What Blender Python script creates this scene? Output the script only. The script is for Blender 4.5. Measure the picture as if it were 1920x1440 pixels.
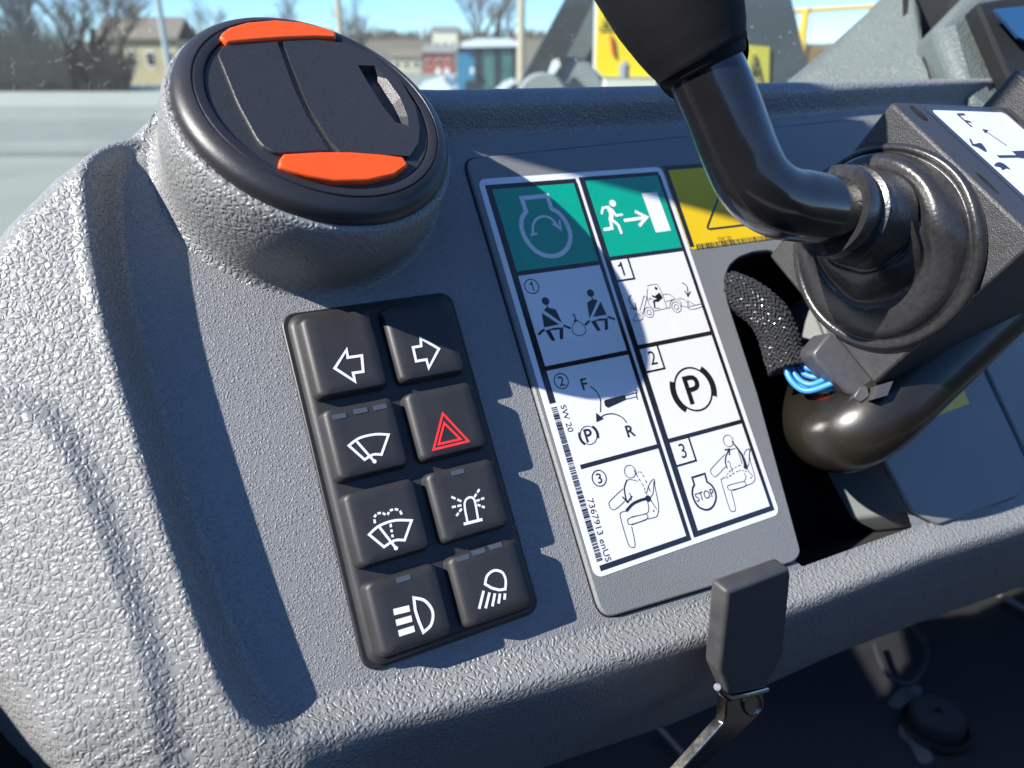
import bpy, bmesh, math, random
import numpy as np
from mathutils import Vector, Matrix, noise
random.seed(4); rng = np.random.default_rng(4)
scene = bpy.context.scene
for o in list(bpy.data.objects): bpy.data.objects.remove(o)

# ------------------------------------------------------------------ camera, sky, sun, exposure
FPX = 1400.0                                  # focal length in pixels of a 1920 px wide picture
PITCH = math.radians(23.2)                    # looking down at the dashboard
CW = np.array([0.0, 0.0, 2.1])                # eye height above the yard
cam = bpy.data.cameras.new('camera'); cam_o = bpy.data.objects.new('camera', cam)
scene.collection.objects.link(cam_o); scene.camera = cam_o
cam.sensor_width = 36.0; cam.lens = FPX / 1920 * 36.0
cam_o.location = CW; cam_o.rotation_euler = (math.pi / 2 - PITCH, 0, 0)
cam.clip_start = 0.01; cam.clip_end = 3000
cam.dof.use_dof = True; cam.dof.focus_distance = 0.235; cam.dof.aperture_fstop = 13.0

# frame of the switch panel (u right, v up along the panel, n out of it; millimetres) relative to the camera
RC = np.array([[0.88418, -0.27435, 0.3781], [0.1809, 0.94731, 0.26433], [-0.43069, -0.16532, 0.88723]])
TC = np.array([-12.20047, 74.01239, -270.97091])
th = PITCH
WC = np.array([[1, 0, 0], [0, math.sin(th), -math.cos(th)], [0, math.cos(th), math.sin(th)]])
Q = WC @ RC
CP = -RC.T @ TC
SUN = np.array([-2.1, 1.25, 1.0]); SUN /= np.linalg.norm(SUN)      # towards the sun, panel frame
SUNW = Q @ SUN
sun = bpy.data.lights.new('sun', 'SUN'); sun_o = bpy.data.objects.new('sun', sun)
scene.collection.objects.link(sun_o)
sun.energy = 5.0; sun.angle = math.radians(0.53); sun.color = (1.0, 0.95, 0.88)
sun_o.rotation_euler = Vector(SUNW).to_track_quat('Z', 'Y').to_euler()
sun_o.location = (0, 0, 8)
world = bpy.data.worlds.new('World'); scene.world = world; world.use_nodes = True
wn = world.node_tree.nodes; wl = world.node_tree.links
sky = wn.new('ShaderNodeTexSky'); sky.sky_type = 'NISHITA'; sky.sun_disc = False
sky.sun_elevation = math.asin(SUNW[2]); sky.sun_rotation = math.atan2(SUNW[0], SUNW[1])
sky.altitude = 2200; sky.air_density = 1.0; sky.dust_density = 0.0; sky.ozone_density = 8.0
wl.new(sky.outputs[0], wn['Background'].inputs[0]); wn['Background'].inputs[1].default_value = 0.12
vs = scene.view_settings; vs.view_transform = 'Standard'; vs.look = 'None'; vs.gamma = 1.0
vs.use_curve_mapping = False; vs.exposure = 1.2

# ------------------------------------------------------------------ measuring helpers
def on(px, py, n=0.0):
    d = RC.T @ np.array([(px - 960) / FPX, -(py - 720) / FPX, -1.0])
    return CP + (n - CP[2]) / d[2] * d
def dep(px, py, z):
    """panel-frame point seen in direction px,py at z mm along the viewing axis"""
    X = np.array([(px - 960) / FPX, -(py - 720) / FPX, -1.0]) * z
    return RC.T @ (X - TC)
def camv(v): return RC.T @ np.asarray(v, float)
CROP = {'2': (900, 310, 5.76), '3': (1080, 310, 5.647), '4': (960, 490, 5.333), '5': (1140, 480, 4.8),
        '6': (1020, 680, 3.6), '7': (1240, 780, 6.0), 'k': (500, 540, 1.895), 't': (0, 0, 2.0), 'r': (1240, 400, 2.182),
        '8': (1620, 140, 4.8), 'q': (1020, 740, 9.0)}
def cv(c, x, y, n=0.2):
    X, Y, s = CROP[c]; return on(X + x / s, Y + y / s, n)[:2]
def tr(c, pts, n=0.2): return [cv(c, x, y, n) for x, y in pts]
def PW(P): return WC @ (RC @ np.asarray(P, float) + TC) * 0.001 + CW
def wp(px, py, dist):
    d = WC @ np.array([(px - 960) / FPX, -(py - 720) / FPX, -1.0]); return CW + d * (dist / d[1])
def unit(v): v = np.asarray(v, float); return v / np.linalg.norm(v)

# ------------------------------------------------------------------ materials
MATS = {}
def mat(name, col, rough=0.5, metal=0.0, spec=0.5, bump=None, var=None, coat=0.0):
    if name in MATS: return MATS[name]
    m = bpy.data.materials.new(name); m.use_nodes = True; nt = m.node_tree; b = nt.nodes['Principled BSDF']
    b.inputs['Base Color'].default_value = (*col, 1); b.inputs['Roughness'].default_value = rough
    b.inputs['Metallic'].default_value = metal; b.inputs['Specular IOR Level'].default_value = spec
    b.inputs['Coat Weight'].default_value = coat
    tc = nt.nodes.new('ShaderNodeTexCoord')
    if var:                                   # (scale, amount): uneven colour, dust
        nz = nt.nodes.new('ShaderNodeTexNoise'); nz.inputs['Scale'].default_value = var[0]; nz.inputs['Detail'].default_value = 6
        mx = nt.nodes.new('ShaderNodeMixRGB'); mx.inputs[1].default_value = (*[c * (1 - var[1]) for c in col], 1)
        mx.inputs[2].default_value = (*[min(1, c * (1 + var[1])) for c in col], 1)
        nt.links.new(tc.outputs['Object'], nz.inputs['Vector']); nt.links.new(nz.outputs[0], mx.inputs[0])
        nt.links.new(mx.outputs[0], b.inputs['Base Color'])
        mr = nt.nodes.new('ShaderNodeMapRange'); mr.inputs[3].default_value = max(0.02, rough - 0.1); mr.inputs[4].default_value = rough + 0.1
        nt.links.new(nz.outputs[0], mr.inputs[0]); nt.links.new(mr.outputs[0], b.inputs['Roughness'])
    if bump:                                  # (scale, distance in m)
        nz = nt.nodes.new('ShaderNodeTexNoise'); nz.inputs['Scale'].default_value = bump[0]; nz.inputs['Detail'].default_value = 3
        bp = nt.nodes.new('ShaderNodeBump'); bp.inputs['Distance'].default_value = bump[1]; bp.inputs['Strength'].default_value = 1
        nt.links.new(tc.outputs['Object'], nz.inputs['Vector']); nt.links.new(nz.outputs[0], bp.inputs['Height'])
        nt.links.new(bp.outputs[0], b.inputs['Normal'])
    MATS[name] = m; return m

def grain_mat(name, col, cell, dist, rough, edge=0.16, fine=0.25, warp=0.25, mottle=0.0):
    """moulded leather grain: warped voronoi pillows with creases between them, plus fine grain"""
    m = bpy.data.materials.new(name); m.use_nodes = True; nt = m.node_tree; N = nt.nodes; L = nt.links
    b = N['Principled BSDF']; b.inputs['Roughness'].default_value = rough
    tc = N.new('ShaderNodeTexCoord')
    nz = N.new('ShaderNodeTexNoise'); nz.inputs['Scale'].default_value = 0.7 / cell; nz.inputs['Detail'].default_value = 2
    sub = N.new('ShaderNodeVectorMath'); sub.operation = 'SUBTRACT'; sub.inputs[1].default_value = (.5, .5, .5)
    sc = N.new('ShaderNodeVectorMath'); sc.operation = 'SCALE'; sc.inputs['Scale'].default_value = cell * warp * 6
    ad = N.new('ShaderNodeVectorMath'); ad.operation = 'ADD'
    L.new(tc.outputs['Object'], nz.inputs['Vector']); L.new(nz.outputs['Color'], sub.inputs[0]); L.new(sub.outputs[0], sc.inputs[0])
    L.new(tc.outputs['Object'], ad.inputs[0]); L.new(sc.outputs[0], ad.inputs[1])
    vo = N.new('ShaderNodeTexVoronoi'); vo.feature = 'DISTANCE_TO_EDGE'; vo.inputs['Scale'].default_value = 1 / cell
    L.new(ad.outputs[0], vo.inputs['Vector'])
    mr = N.new('ShaderNodeMapRange'); mr.interpolation_type = 'SMOOTHERSTEP'; mr.inputs[1].default_value = 0.0; mr.inputs[2].default_value = edge
    L.new(vo.outputs['Distance'], mr.inputs[0])
    n2 = N.new('ShaderNodeTexNoise'); n2.inputs['Scale'].default_value = 3.0 / cell; n2.inputs['Detail'].default_value = 2
    L.new(tc.outputs['Object'], n2.inputs['Vector'])
    ma = N.new('ShaderNodeMath'); ma.operation = 'MULTIPLY_ADD'; ma.inputs[1].default_value = fine
    L.new(n2.outputs[0], ma.inputs[0]); L.new(mr.outputs[0], ma.inputs[2])
    bp = N.new('ShaderNodeBump'); bp.inputs['Distance'].default_value = dist; bp.inputs['Strength'].default_value = 1.0
    L.new(ma.outputs[0], bp.inputs['Height']); L.new(bp.outputs[0], b.inputs['Normal'])
    n3 = N.new('ShaderNodeTexNoise'); n3.inputs['Scale'].default_value = 22; n3.inputs['Detail'].default_value = 7
    L.new(tc.outputs['Object'], n3.inputs['Vector'])
    mx = N.new('ShaderNodeMixRGB'); mx.inputs[1].default_value = (*[c * 0.9 for c in col], 1); mx.inputs[2].default_value = (*[min(1, c * 1.1) for c in col], 1)
    L.new(n3.outputs[0], mx.inputs[0]); L.new(mx.outputs[0], b.inputs['Base Color'])
    MATS[name] = m; return m

GREY = (0.195, 0.20, 0.20)
leather = grain_mat('leather_grained_grey_plastic', GREY, 0.0019, 0.00026, 0.38, edge=0.34, fine=0.15)
stipple = grain_mat('stippled_grey_plastic', (0.195, 0.20, 0.205), 0.0009, 0.00019, 0.48, edge=0.5, fine=0.15, warp=0.35)
plate_m = grain_mat('fine_stippled_plate', (0.17, 0.178, 0.182), 0.0007, 0.00006, 0.5, edge=0.35, fine=0.2, warp=0.35)
cover_m = mat('smooth_grey_cover', (0.17, 0.18, 0.18), 0.5, bump=(2600, .00006), var=(60, .06))
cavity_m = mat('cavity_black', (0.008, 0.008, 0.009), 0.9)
vent_m = mat('vent_black_plastic', (0.028, 0.028, 0.031), 0.36, bump=(3000, .00012), var=(1500, .35))
vent_smooth = mat('vent_bezel_plastic', (0.02, 0.02, 0.023), 0.38, bump=(4200, .00006), var=(1800, .2))
orange_m = mat('orange_plastic', (0.80, 0.085, 0.008), 0.38, bump=(1800, .00003), var=(300, .05))
rubber_m = mat('key_rubber', (0.020, 0.020, 0.022), 0.5, bump=(3500, .00004), var=(90, .25))
tray_m = mat('keypad_tray', (0.012, 0.012, 0.014), 0.45, var=(200, .2))
icon_w = mat('icon_white', (0.68, 0.69, 0.70), 0.5)
icon_r = mat('icon_red', (0.72, 0.03, 0.03), 0.5)
led_m = mat('led_lens', (0.06, 0.072, 0.092), 0.3)
paper = mat('decal_white', (0.70, 0.70, 0.70), 0.2, spec=.9, coat=.35, var=(260, .02), bump=(500, .00003))
ink = mat('decal_black', (0.012, 0.011, 0.011), 0.2, spec=.8, coat=.3, bump=(500, .00003), var=(900, .4))
green = mat('decal_green', (0.0, 0.31, 0.20), 0.2, spec=.8, coat=.3, bump=(500, .00008), var=(200, .05))
yellow = mat('sticker_yellow', (0.68, 0.46, 0.0), 0.36, bump=(500, .00005), var=(120, .04))
steel_b = mat('black_painted_tube', (0.009, 0.009, 0.010), 0.2, coat=0.4, var=(40, .4), bump=(160, .0001))
tube_m = mat('dusty_black_tube', (0.012, 0.010, 0.0075), 0.34, coat=0.12, var=(40, .4), bump=(160, .0001))
grip_m = mat('grip_rubber', (0.005, 0.005, 0.006), 0.8, spec=.25, bump=(2500, .0001), var=(300, .3))
boot_m = mat('boot_rubber', (0.020, 0.020, 0.021), 0.30, bump=(900, .00012), var=(500, .45))
house_m = mat('housing_black_plastic', (0.03, 0.03, 0.032), 0.42, bump=(2200, .00022), var=(300, .3))
conn_m = mat('connector_grey', (0.055, 0.055, 0.06), 0.4, var=(300, .2))
wire_b = mat('wire_blue', (0.03, 0.19, 0.45), 0.45)
wire_r = mat('wire_red', (0.55, 0.02, 0.03), 0.35)
braid_m = mat('braided_sleeve', (0.03, 0.031, 0.034), 0.16, var=(900, .5))
pad_m = mat('pad_rubber', (0.05, 0.05, 0.053), 0.5, bump=(1800, .00008), var=(140, .35))
metal_m = mat('zinc_steel', (0.42, 0.40, 0.37), 0.22, metal=1.0, bump=(700, .00006), var=(260, .3))
floor_m = mat('black_floor', (0.010, 0.0105, 0.012), 0.7, bump=(300, .0004), var=(9, .5))
dark_m = mat('dark_trim', (0.007, 0.008, 0.009), 0.7, var=(30, .3))
screen_m = mat('display_glass', (0.02, 0.07, 0.16), 0.08)

# ------------------------------------------------------------------ mesh building
COL = scene.collection
class MB:
    def __init__(s): s.v = []; s.f = []; s.m = []
    def add(s, vs_, fs, mi=0):
        k = len(s.v); s.v += [np.asarray(p, float) for p in vs_]; s.f += [tuple(i + k for i in f) for f in fs]; s.m += [mi] * len(fs)
    def prism(s, pts, d, mi=0):
        """closed outline pts (3-D) extruded by vector d"""
        n = len(pts); P = [np.asarray(p, float) for p in pts]; d = np.asarray(d, float)
        s.add(P + [p + d for p in P], [tuple(range(n - 1, -1, -1)), tuple(range(n, 2 * n))] + [(i, (i + 1) % n, n + (i + 1) % n, n + i) for i in range(n)], mi)
    def slab(s, pts2, n0, n1, mi=0): s.prism([(p[0], p[1], n0) for p in pts2], (0, 0, n1 - n0), mi)
    def face(s, pts2, n, mi=0): s.add([(p[0], p[1], n) for p in pts2], [tuple(range(len(pts2)))], mi)
    def box(s, o, ex, ey, ez, mi=0):
        o, ex, ey, ez = [np.asarray(a, float) for a in (o, ex, ey, ez)]
        s.prism([o, o + ex, o + ex + ey, o + ey], ez, mi)
    def tube(s, path, rad, seg=16, caps=True, mi=0, sq=1.0):
        P = [np.asarray(p, float) for p in path]; n = len(P)
        if np.isscalar(rad): rad = [rad] * n
        t0 = unit(P[1] - P[0]); a = np.cross(t0, [0, 0, 1.0])
        if np.linalg.norm(a) < .1: a = np.cross(t0, [0, 1.0, 0])
        a = unit(a); vs_ = []
        for i in range(n):
            t = unit(P[min(i + 1, n - 1)] - P[max(i - 1, 0)]); a = unit(a - t * (a @ t)); b = np.cross(t, a)
            for j in range(seg):
                w = 2 * math.pi * j / seg; vs_.append(P[i] + rad[i] * (math.cos(w) * a + math.sin(w) * b * sq))
        fs = [(i * seg + j, i * seg + (j + 1) % seg, (i + 1) * seg + (j + 1) % seg, (i + 1) * seg + j) for i in range(n - 1) for j in range(seg)]
        if caps: fs += [tuple(range(seg - 1, -1, -1)), tuple((n - 1) * seg + j for j in range(seg))]
        s.add(vs_, fs, mi)
    def lathe(s, prof, fr, seg=64, mi=0, warp=None, closed=False):
        o, ax, ay, az = fr; n = len(prof); vs_ = []
        for i, (r, z) in enumerate(prof):
            for j in range(seg):
                w = 2 * math.pi * j / seg; rr, zz, off = r, z, np.zeros(3)
                if warp: rr, zz, off = warp(r, z, w, i / (n - 1))
                vs_.append(o + rr * (math.cos(w) * ax + math.sin(w) * ay) + zz * az + off)
        m_ = n if closed else n - 1
        fs = [(i * seg + j, i * seg + (j + 1) % seg, ((i + 1) % n) * seg + (j + 1) % seg, ((i + 1) % n) * seg + j) for i in range(m_) for j in range(seg)]
        if not closed:
            if prof[0][0] > 1e-6: fs.append(tuple(range(seg - 1, -1, -1)))
            if prof[-1][0] > 1e-6: fs.append(tuple((n - 1) * seg + j for j in range(seg)))
        s.add(vs_, fs, mi)
    def stroke(s, pts2, w, n, closed=False, mi=0):
        """flat printed line of width w (mm) at height n"""
        P = [np.asarray(p[:2], float) for p in pts2]; k = len(P)
        if closed and np.linalg.norm(P[0] - P[-1]) < 1e-6: P = P[:-1]; k -= 1
        Lf, Rt = [], []
        for i in range(k):
            if closed: a, b = P[i] - P[i - 1], P[(i + 1) % k] - P[i]
            else: a = P[i] - P[i - 1] if i > 0 else P[1] - P[0]; b = P[i + 1] - P[i] if i < k - 1 else a
            a, b = unit(a), unit(b); t = a + b
            t = unit(t) if np.linalg.norm(t) > .2 else b
            nn = np.array([-t[1], t[0]]); c = max(.45, nn @ np.array([-b[1], b[0]]))
            Lf.append(P[i] + nn * w / 2 / c); Rt.append(P[i] - nn * w / 2 / c)
        fs = [(i, (i + 1) % k, k + (i + 1) % k, k + i) for i in range(k if closed else k - 1)]
        s.add([(p[0], p[1], n) for p in Lf + Rt], [f[::-1] for f in fs], mi)
    def disc(s, c, r, n, mi=0, seg=28): s.face([(c[0] + r * math.cos(6.28319 * i / seg), c[1] + r * math.sin(6.28319 * i / seg)) for i in range(seg)], n, mi)
    def ring(s, c, r, w, n, mi=0, a0=0, a1=360, seg=48):
        full = abs(a1 - a0) >= 360; k = seg
        pts = [(c[0] + r * math.cos(math.radians(a0 + (a1 - a0) * i / k)), c[1] + r * math.sin(math.radians(a0 + (a1 - a0) * i / k))) for i in range(k if full else k + 1)]
        s.stroke(pts, w, n, full, mi)
    def limb(s, pts2, w, n, mi=0):
        s.stroke(pts2, w, n, False, mi)
        for p in pts2: s.disc(p, w / 2, n + 0.004, mi, 14)
    def text(s, txt, c, size, n, ang=0.0, mi=0, sx=1.0, bold=0.0, frame=None):
        cu = bpy.data.curves.new('t', 'FONT'); cu.body = txt; cu.size = 1; cu.align_x = 'CENTER'; cu.align_y = 'CENTER'; cu.offset = bold; cu.resolution_u = 3
        to = bpy.data.objects.new('t', cu); COL.objects.link(to)
        me = to.to_mesh(); vv = [(v.co.x, v.co.y) for v in me.vertices]; ff = [tuple(p.vertices) for p in me.polygons]
        to.to_mesh_clear(); bpy.data.objects.remove(to); bpy.data.curves.remove(cu)
        ca, sa = math.cos(ang), math.sin(ang); x0 = (min(a for a, b in vv) + max(a for a, b in vv)) / 2; y0 = (min(b for a, b in vv) + max(b for a, b in vv)) / 2
        out = []
        for x, y in vv:
            x, y = (x - x0) * size * sx, (y - y0) * size
            q = (c[0] + x * ca - y * sa, c[1] + x * sa + y * ca, n); out.append(q if frame is None else frame(q))
        s.add(out, ff, mi)
def sm(pts, k=6, closed=False):
    """Catmull-Rom smoothing"""
    P = [np.asarray(p, float) for p in pts]; n = len(P); out = []
    for i in range(n if closed else n - 1):
        if closed: p0, p1, p2, p3 = P[i - 1], P[i], P[(i + 1) % n], P[(i + 2) % n]
        else: p0, p1, p2, p3 = P[max(i - 1, 0)], P[i], P[i + 1], P[min(i + 2, n - 1)]
        for j in range(k):
            t = j / k; out.append(.5 * (2 * p1 + (p2 - p0) * t + (2 * p0 - 5 * p1 + 4 * p2 - p3) * t * t + (3 * p1 - p0 - 3 * p2 + p3) * t ** 3))
    if not closed: out.append(P[-1])
    return out
def rrect(u0, v0, u1, v1, r, k=6):
    out = []
    for cx, cy, a in ((u1 - r, v1 - r, 0), (u0 + r, v1 - r, 90), (u0 + r, v0 + r, 180), (u1 - r, v0 + r, 270)):
        for i in range(k + 1):
            w = math.radians(a + 90 * i / k); out.append((cx + r * math.cos(w), cy + r * math.sin(w)))
    return out
def roundpoly(pts, r, k=5):
    """round the corners of a 2-D outline; r scalar or list"""
    P = [np.asarray(p[:2], float) for p in pts]; n = len(P); out = []
    for i in range(n):
        rr = r[i] if isinstance(r, (list, tuple)) else r
        if rr <= 0: out.append(P[i]); continue
        a, b = P[i - 1] - P[i], P[(i + 1) % n] - P[i]; la, lb = np.linalg.norm(a), np.linalg.norm(b)
        q = min(rr, la * .45, lb * .45); A, B = P[i] + a / la * q, P[i] + b / lb * q
        for j in range(k + 1): t = j / k; out.append((1 - t) ** 2 * A + 2 * t * (1 - t) * P[i] + t * t * B)
    return out
def ccw(pts):
    a = sum(pts[i - 1][0] * pts[i][1] - pts[i][0] * pts[i - 1][1] for i in range(len(pts))); return list(pts) if a > 0 else list(pts)[::-1]

def mesh_of(name, mb, mats, base, s=0.001, smooth=None):
    me = bpy.data.meshes.new(name)
    V = (np.array(mb.v) - np.asarray(base)) * s
    me.from_pydata([tuple(p) for p in V], [], mb.f)
    for m in (mats if isinstance(mats, (list, tuple)) else [mats]): me.materials.append(m)
    if isinstance(mats, (list, tuple)): me.polygons.foreach_set('material_index', mb.m)
    if smooth is not None:
        me.polygons.foreach_set('use_smooth', [True] * len(me.polygons)); me.set_sharp_from_angle(angle=math.radians(smooth))
    me.update(); return me
PROT = Matrix(Q.tolist()).to_4x4()
def tag(o, label, cat, group=None, kind=None):
    if label: o['label'] = label
    if cat: o['category'] = cat
    if group: o['group'] = group
    if kind: o['kind'] = kind
    return o
def thing(name, base, label, cat, group=None):
    """Empty at a thing's base (panel frame, mm) that parents its parts"""
    o = bpy.data.objects.new(name, None); COL.objects.link(o); o.empty_display_size = .01
    o.matrix_world = Matrix.Translation(PW(base)) @ PROT; o['_b'] = [float(x) for x in base]
    return tag(o, label, cat, group)
def basept(o):
    while o.parent: o = o.parent
    return np.array(list(o['_b']))
def part(name, mb, mats, parent, smooth=None, bevel=None, label=None, seg=2):
    o = bpy.data.objects.new(name, mesh_of(name, mb, mats, basept(parent), smooth=smooth)); COL.objects.link(o); o.parent = parent
    if bevel:
        b = o.modifiers.new('bevel', 'BEVEL'); b.width = bevel * .001; b.segments = seg; b.limit_method = 'ANGLE'; b.angle_limit = math.radians(40)
        b.harden_normals = False
    if label: o['label'] = label
    return o
def solo(name, mb, mats, base, label, cat, smooth=None, bevel=None, group=None):
    o = bpy.data.objects.new(name, mesh_of(name, mb, mats, base, smooth=smooth)); COL.objects.link(o)
    o.matrix_world = Matrix.Translation(PW(base)) @ PROT
    if bevel:
        b = o.modifiers.new('bevel', 'BEVEL'); b.width = bevel * .001; b.segments = 2; b.limit_method = 'ANGLE'; b.angle_limit = math.radians(40)
    return tag(o, label, cat, group)
def wobj(name, mb, mats, base, parent=None, smooth=None, label=None, cat=None, group=None, kind=None):
    """object in world metres"""
    if parent is not None: base = np.array(list(parent['_b']))
    o = bpy.data.objects.new(name, mesh_of(name, mb, mats, base, s=1.0, smooth=smooth)); COL.objects.link(o)
    if parent is not None: o.parent = parent
    else: o.location = base
    return tag(o, label, cat, group, kind)
def wthing(name, base, label, cat, group=None):
    o = bpy.data.objects.new(name, None); COL.objects.link(o); o.location = base; o['_b'] = [float(x) for x in base]
    return tag(o, label, cat, group)

# ================================================================== the dashboard
dash = thing('dashboard', (20, -80, -40), 'light grey leather-grained moulded dashboard with raised round vent pod', 'dashboard')
FL = -1.5
# foot of the rim walls round the sunken switch panel
left_f = [(-96, 24), (-104, 21), (-110, 16), (-114.5, 8), (-116.9, -5.4), (-118, -29), (-117.1, -52.1), (-114.8, -81.1), (-112.2, -107.6), (-109.2, -130.6), (-106.6, -142), (-103.5, -147.5), (-98.5, -150.4)]
bot_f = [(-90, -151.2), (-71.3, -152.8), (-10.6, -159.6), (44.4, -164.9), (84.9, -167), (152.4, -168.8), (224, -174.3), (345, -184)]
top_f = [(345, 27), (210.8, 23), (93.3, 19.5), (-6, 18), (-60, 21)]
OUTL = np.array([tuple(p) for p in sm(left_f, 4)[:-1]] + bot_f + top_f)
NLEFT = len(left_f) * 4 - 4
def seg_dist(Pt, poly, closed=True):
    n = len(poly); best = np.full(len(Pt), 1e9); arg = np.zeros(len(Pt), int); tt = np.zeros(len(Pt))
    for i in range(n if closed else n - 1):
        a = poly[i]; b = poly[(i + 1) % n]; ab = b - a
        t = np.clip(((Pt - a) @ ab) / (ab @ ab), 0, 1); d = np.hypot(*(Pt - a - t[:, None] * ab).T)
        m = d < best; best[m] = d[m]; arg[m] = i; tt[m] = t[m]
    return best, arg, tt
def inside(Pt, poly):
    r = np.zeros(len(Pt), bool); n = len(poly); x, y = Pt.T
    for i in range(n):
        (x1, y1), (x2, y2) = poly[i - 1], poly[i]
        if y1 == y2: continue
        c = (y1 > y) != (y2 > y); r ^= c & (x < (x2 - x1) * (y - y1) / (y2 - y1) + x1)
    return r
def S(x): x = np.clip(x, 0, 1); return .5 - .5 * np.cos(np.pi * x)
HOLE = np.array([(93, -54), (97, -49), (103, -45), (112, -42.6), (124, -42), (133, -46), (138, -54), (140, -85), (144, -135), (149.5, -163), (149, -168.7), (86.5, -167.0), (80, -158)], float)
OUTER = np.array([(-70, 33), (-92, 27), (-104, 17), (-114, 12), (-128, 3), (-141, -8), (-160, -32), (-172, -70), (-167, -108), (-157, -131), (-151, -145), (-146, -165), (-142, -300), (400, -300), (400, 33)], float)
CREASE = np.array(sm([(-185, -45), (-166, -48), (-152.4, -53), (-143, -62), (-137, -81), (-132.8, -106), (-130.6, -128), (-131, -154), (-134, -185), (-140, -260)], 6))
def surface(Pt):
    d, a, t = seg_dist(Pt, OUTL); ins = inside(Pt, OUTL); dd = np.where(ins, -d, d)
    nb = NLEFT; nt0 = NLEFT + len(bot_f)
    seglen = np.linalg.norm(np.roll(OUTL, -1, 0) - OUTL, axis=1); cum = np.concatenate([[0], np.cumsum(seglen)]); sa = cum[a] + t * seglen[a]
    sB = cum[nb]; sT = cum[nt0]; s0_ = cum[12]
    wb = S((sa - (sB - 34)) / 58.0) * (1 - S((sa - (sT - 160)) / 90.0))            # lip weight
    wt = S((sa - (sT - 60)) / 60.0); tail = S((sa - (cum[-1] - 30)) / 30.0); wt = wt * (1 - tail)
    wl_ = np.clip(1 - wb - wt, 0, 1) * np.where(sa > sT - 160, tail, 1)
    x = np.maximum(dd, 0)
    hl = 11.6 * S(x / 9.5) - .30 * np.maximum(x - 9, 0) * S((x - 9) / 4)
    gd, ga, gt = seg_dist(Pt, CREASE, False)
    A = CREASE[ga]; B = CREASE[np.minimum(ga + 1, len(CREASE) - 1)]
    side = np.sign((B[:, 0] - A[:, 0]) * (Pt[:, 1] - A[:, 1]) - (B[:, 1] - A[:, 1]) * (Pt[:, 0] - A[:, 0]))   # + = right of travel? resolved below
    g = -gd * side
    hl = hl + 2.6 * S((g + 4.5) / 9.5) - .14 * np.maximum(g - 3, 0)
    ht = 8.2 * S(x / 9.0) - .055 * np.maximum(x - 9.5, 0) ** 2
    xs = np.clip(x, 0, 60)
    hb = 5.8 * S(x / 12)
    k = np.where(xs < 9, 0, np.where(xs < 18.5, (xs - 9) ** 2 * .078, 7.04 + 1.482 * (xs - 18.5) + .002 * (xs - 18.5) ** 2))
    hb = hb - k - 3.2 * np.maximum(x - 51, 0)
    # soft fold running along the lip
    hb = hb + .35 * np.exp(-((x - 32) / 3.5) ** 2)
    h = FL + wl_ * hl + wt * ht + wb * hb
    e, _, _ = seg_dist(Pt, OUTER); eo = np.where(inside(Pt, OUTER), -e, e)
    eo = np.maximum(eo, 0)
    h = h - np.where(eo < 14, .13 * eo ** 2, 25.5 + 3.6 * (eo - 14))
    return np.maximum(h, -95), dd
def build_shell():
    us = np.concatenate([np.arange(-200, -90, .75), np.arange(-90, 110, 1.0), np.arange(110, 335, 1.2)])
    vs_ = np.concatenate([np.arange(-262, -215, 2.0), np.arange(-215, -140, .8), np.arange(-140, 14, 1.1), np.arange(14, 62, .8)])
    nu, nv = len(us), len(vs_); U, V = np.meshgrid(us, vs_); Pt = np.stack([U.ravel(), V.ravel()], 1)
    hd, ha, ht = seg_dist(Pt, HOLE); near = hd < .62
    A = HOLE[ha]; B = HOLE[(ha + 1) % len(HOLE)]; Pt = np.where(near[:, None], A + (B - A) * ht[:, None], Pt)
    h, dd = surface(Pt)
    idx = np.arange(nu * nv).reshape(nv, nu)
    F = np.stack([idx[:-1, :-1], idx[:-1, 1:], idx[1:, 1:], idx[1:, :-1]], -1).reshape(-1, 4)
    cen = Pt[F].mean(1); keep = ~inside(cen, HOLE) & (h[F].min(1) > -94)
    cd = dd[F].mean(1)
    V3 = np.concatenate([Pt, h[:, None]], 1)
    for nm, sel, m in (('panel_face', keep & (cd < 0), stipple), ('rim', keep & (cd >= 0), leather)):
        Fs = F[sel]; used = np.unique(Fs); remap = np.full(len(V3), -1); remap[used] = np.arange(len(used))
        mb = MB(); mb.v = list(V3[used]); mb.f = [tuple(r) for r in remap[Fs].tolist()]; mb.m = [0] * len(mb.f)
        part(nm, mb, m, dash, smooth=180)
build_shell()

# round pod that carries the air vent
VC = np.array([-61.6, 5.6, 36.0]); VN = unit([.146, .241, .96]); VR = 39.2
E1 = unit(np.array([1.0, 0, 0]) - VN * VN[0]); E2 = np.cross(VN, E1)
def build_pod():
    mb = MB(); K, J = 160, 26; vs_ = []
    for j in range(K):
        w = 2 * math.pi * j / K; c, s_ = math.cos(w), math.sin(w)
        rad = c * E1 + s_ * E2
        Tp = VC - 3.5 * VN + 40.9 * rad
        Bp = np.array([-60.5 + 49.0 * c, 8.0 + 45.5 * s_, FL - .25]); out = unit(np.array([c, s_ * .95, 0]))
        I = VC - 3.2 * VN + 37.5 * rad
        hgt = max(6, Tp[2] - FL)
        c1 = Tp - VN * hgt * .42 + rad * 3.2; c2 = Bp - out * 10 + np.array([0, 0, .1])
        vs_.append(I)
        lipc = Tp - rad * .9 + VN * .35
        vs_.append(lipc)
        for i in range(J):
            t = i / (J - 1); q = (1 - t) ** 3 * Tp + 3 * (1 - t) ** 2 * t * c1 + 3 * (1 - t) * t * t * c2 + t ** 3 * Bp
            vs_.append(q)
    R = J + 2
    fs = [(j * R + i, j * R + i + 1, ((j + 1) % K) * R + i + 1, ((j + 1) % K) * R + i) for j in range(K) for i in range(R - 1)]
    mb.add(vs_, fs); part('vent_pod', mb, leather, dash, smooth=70)
build_pod()

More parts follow.
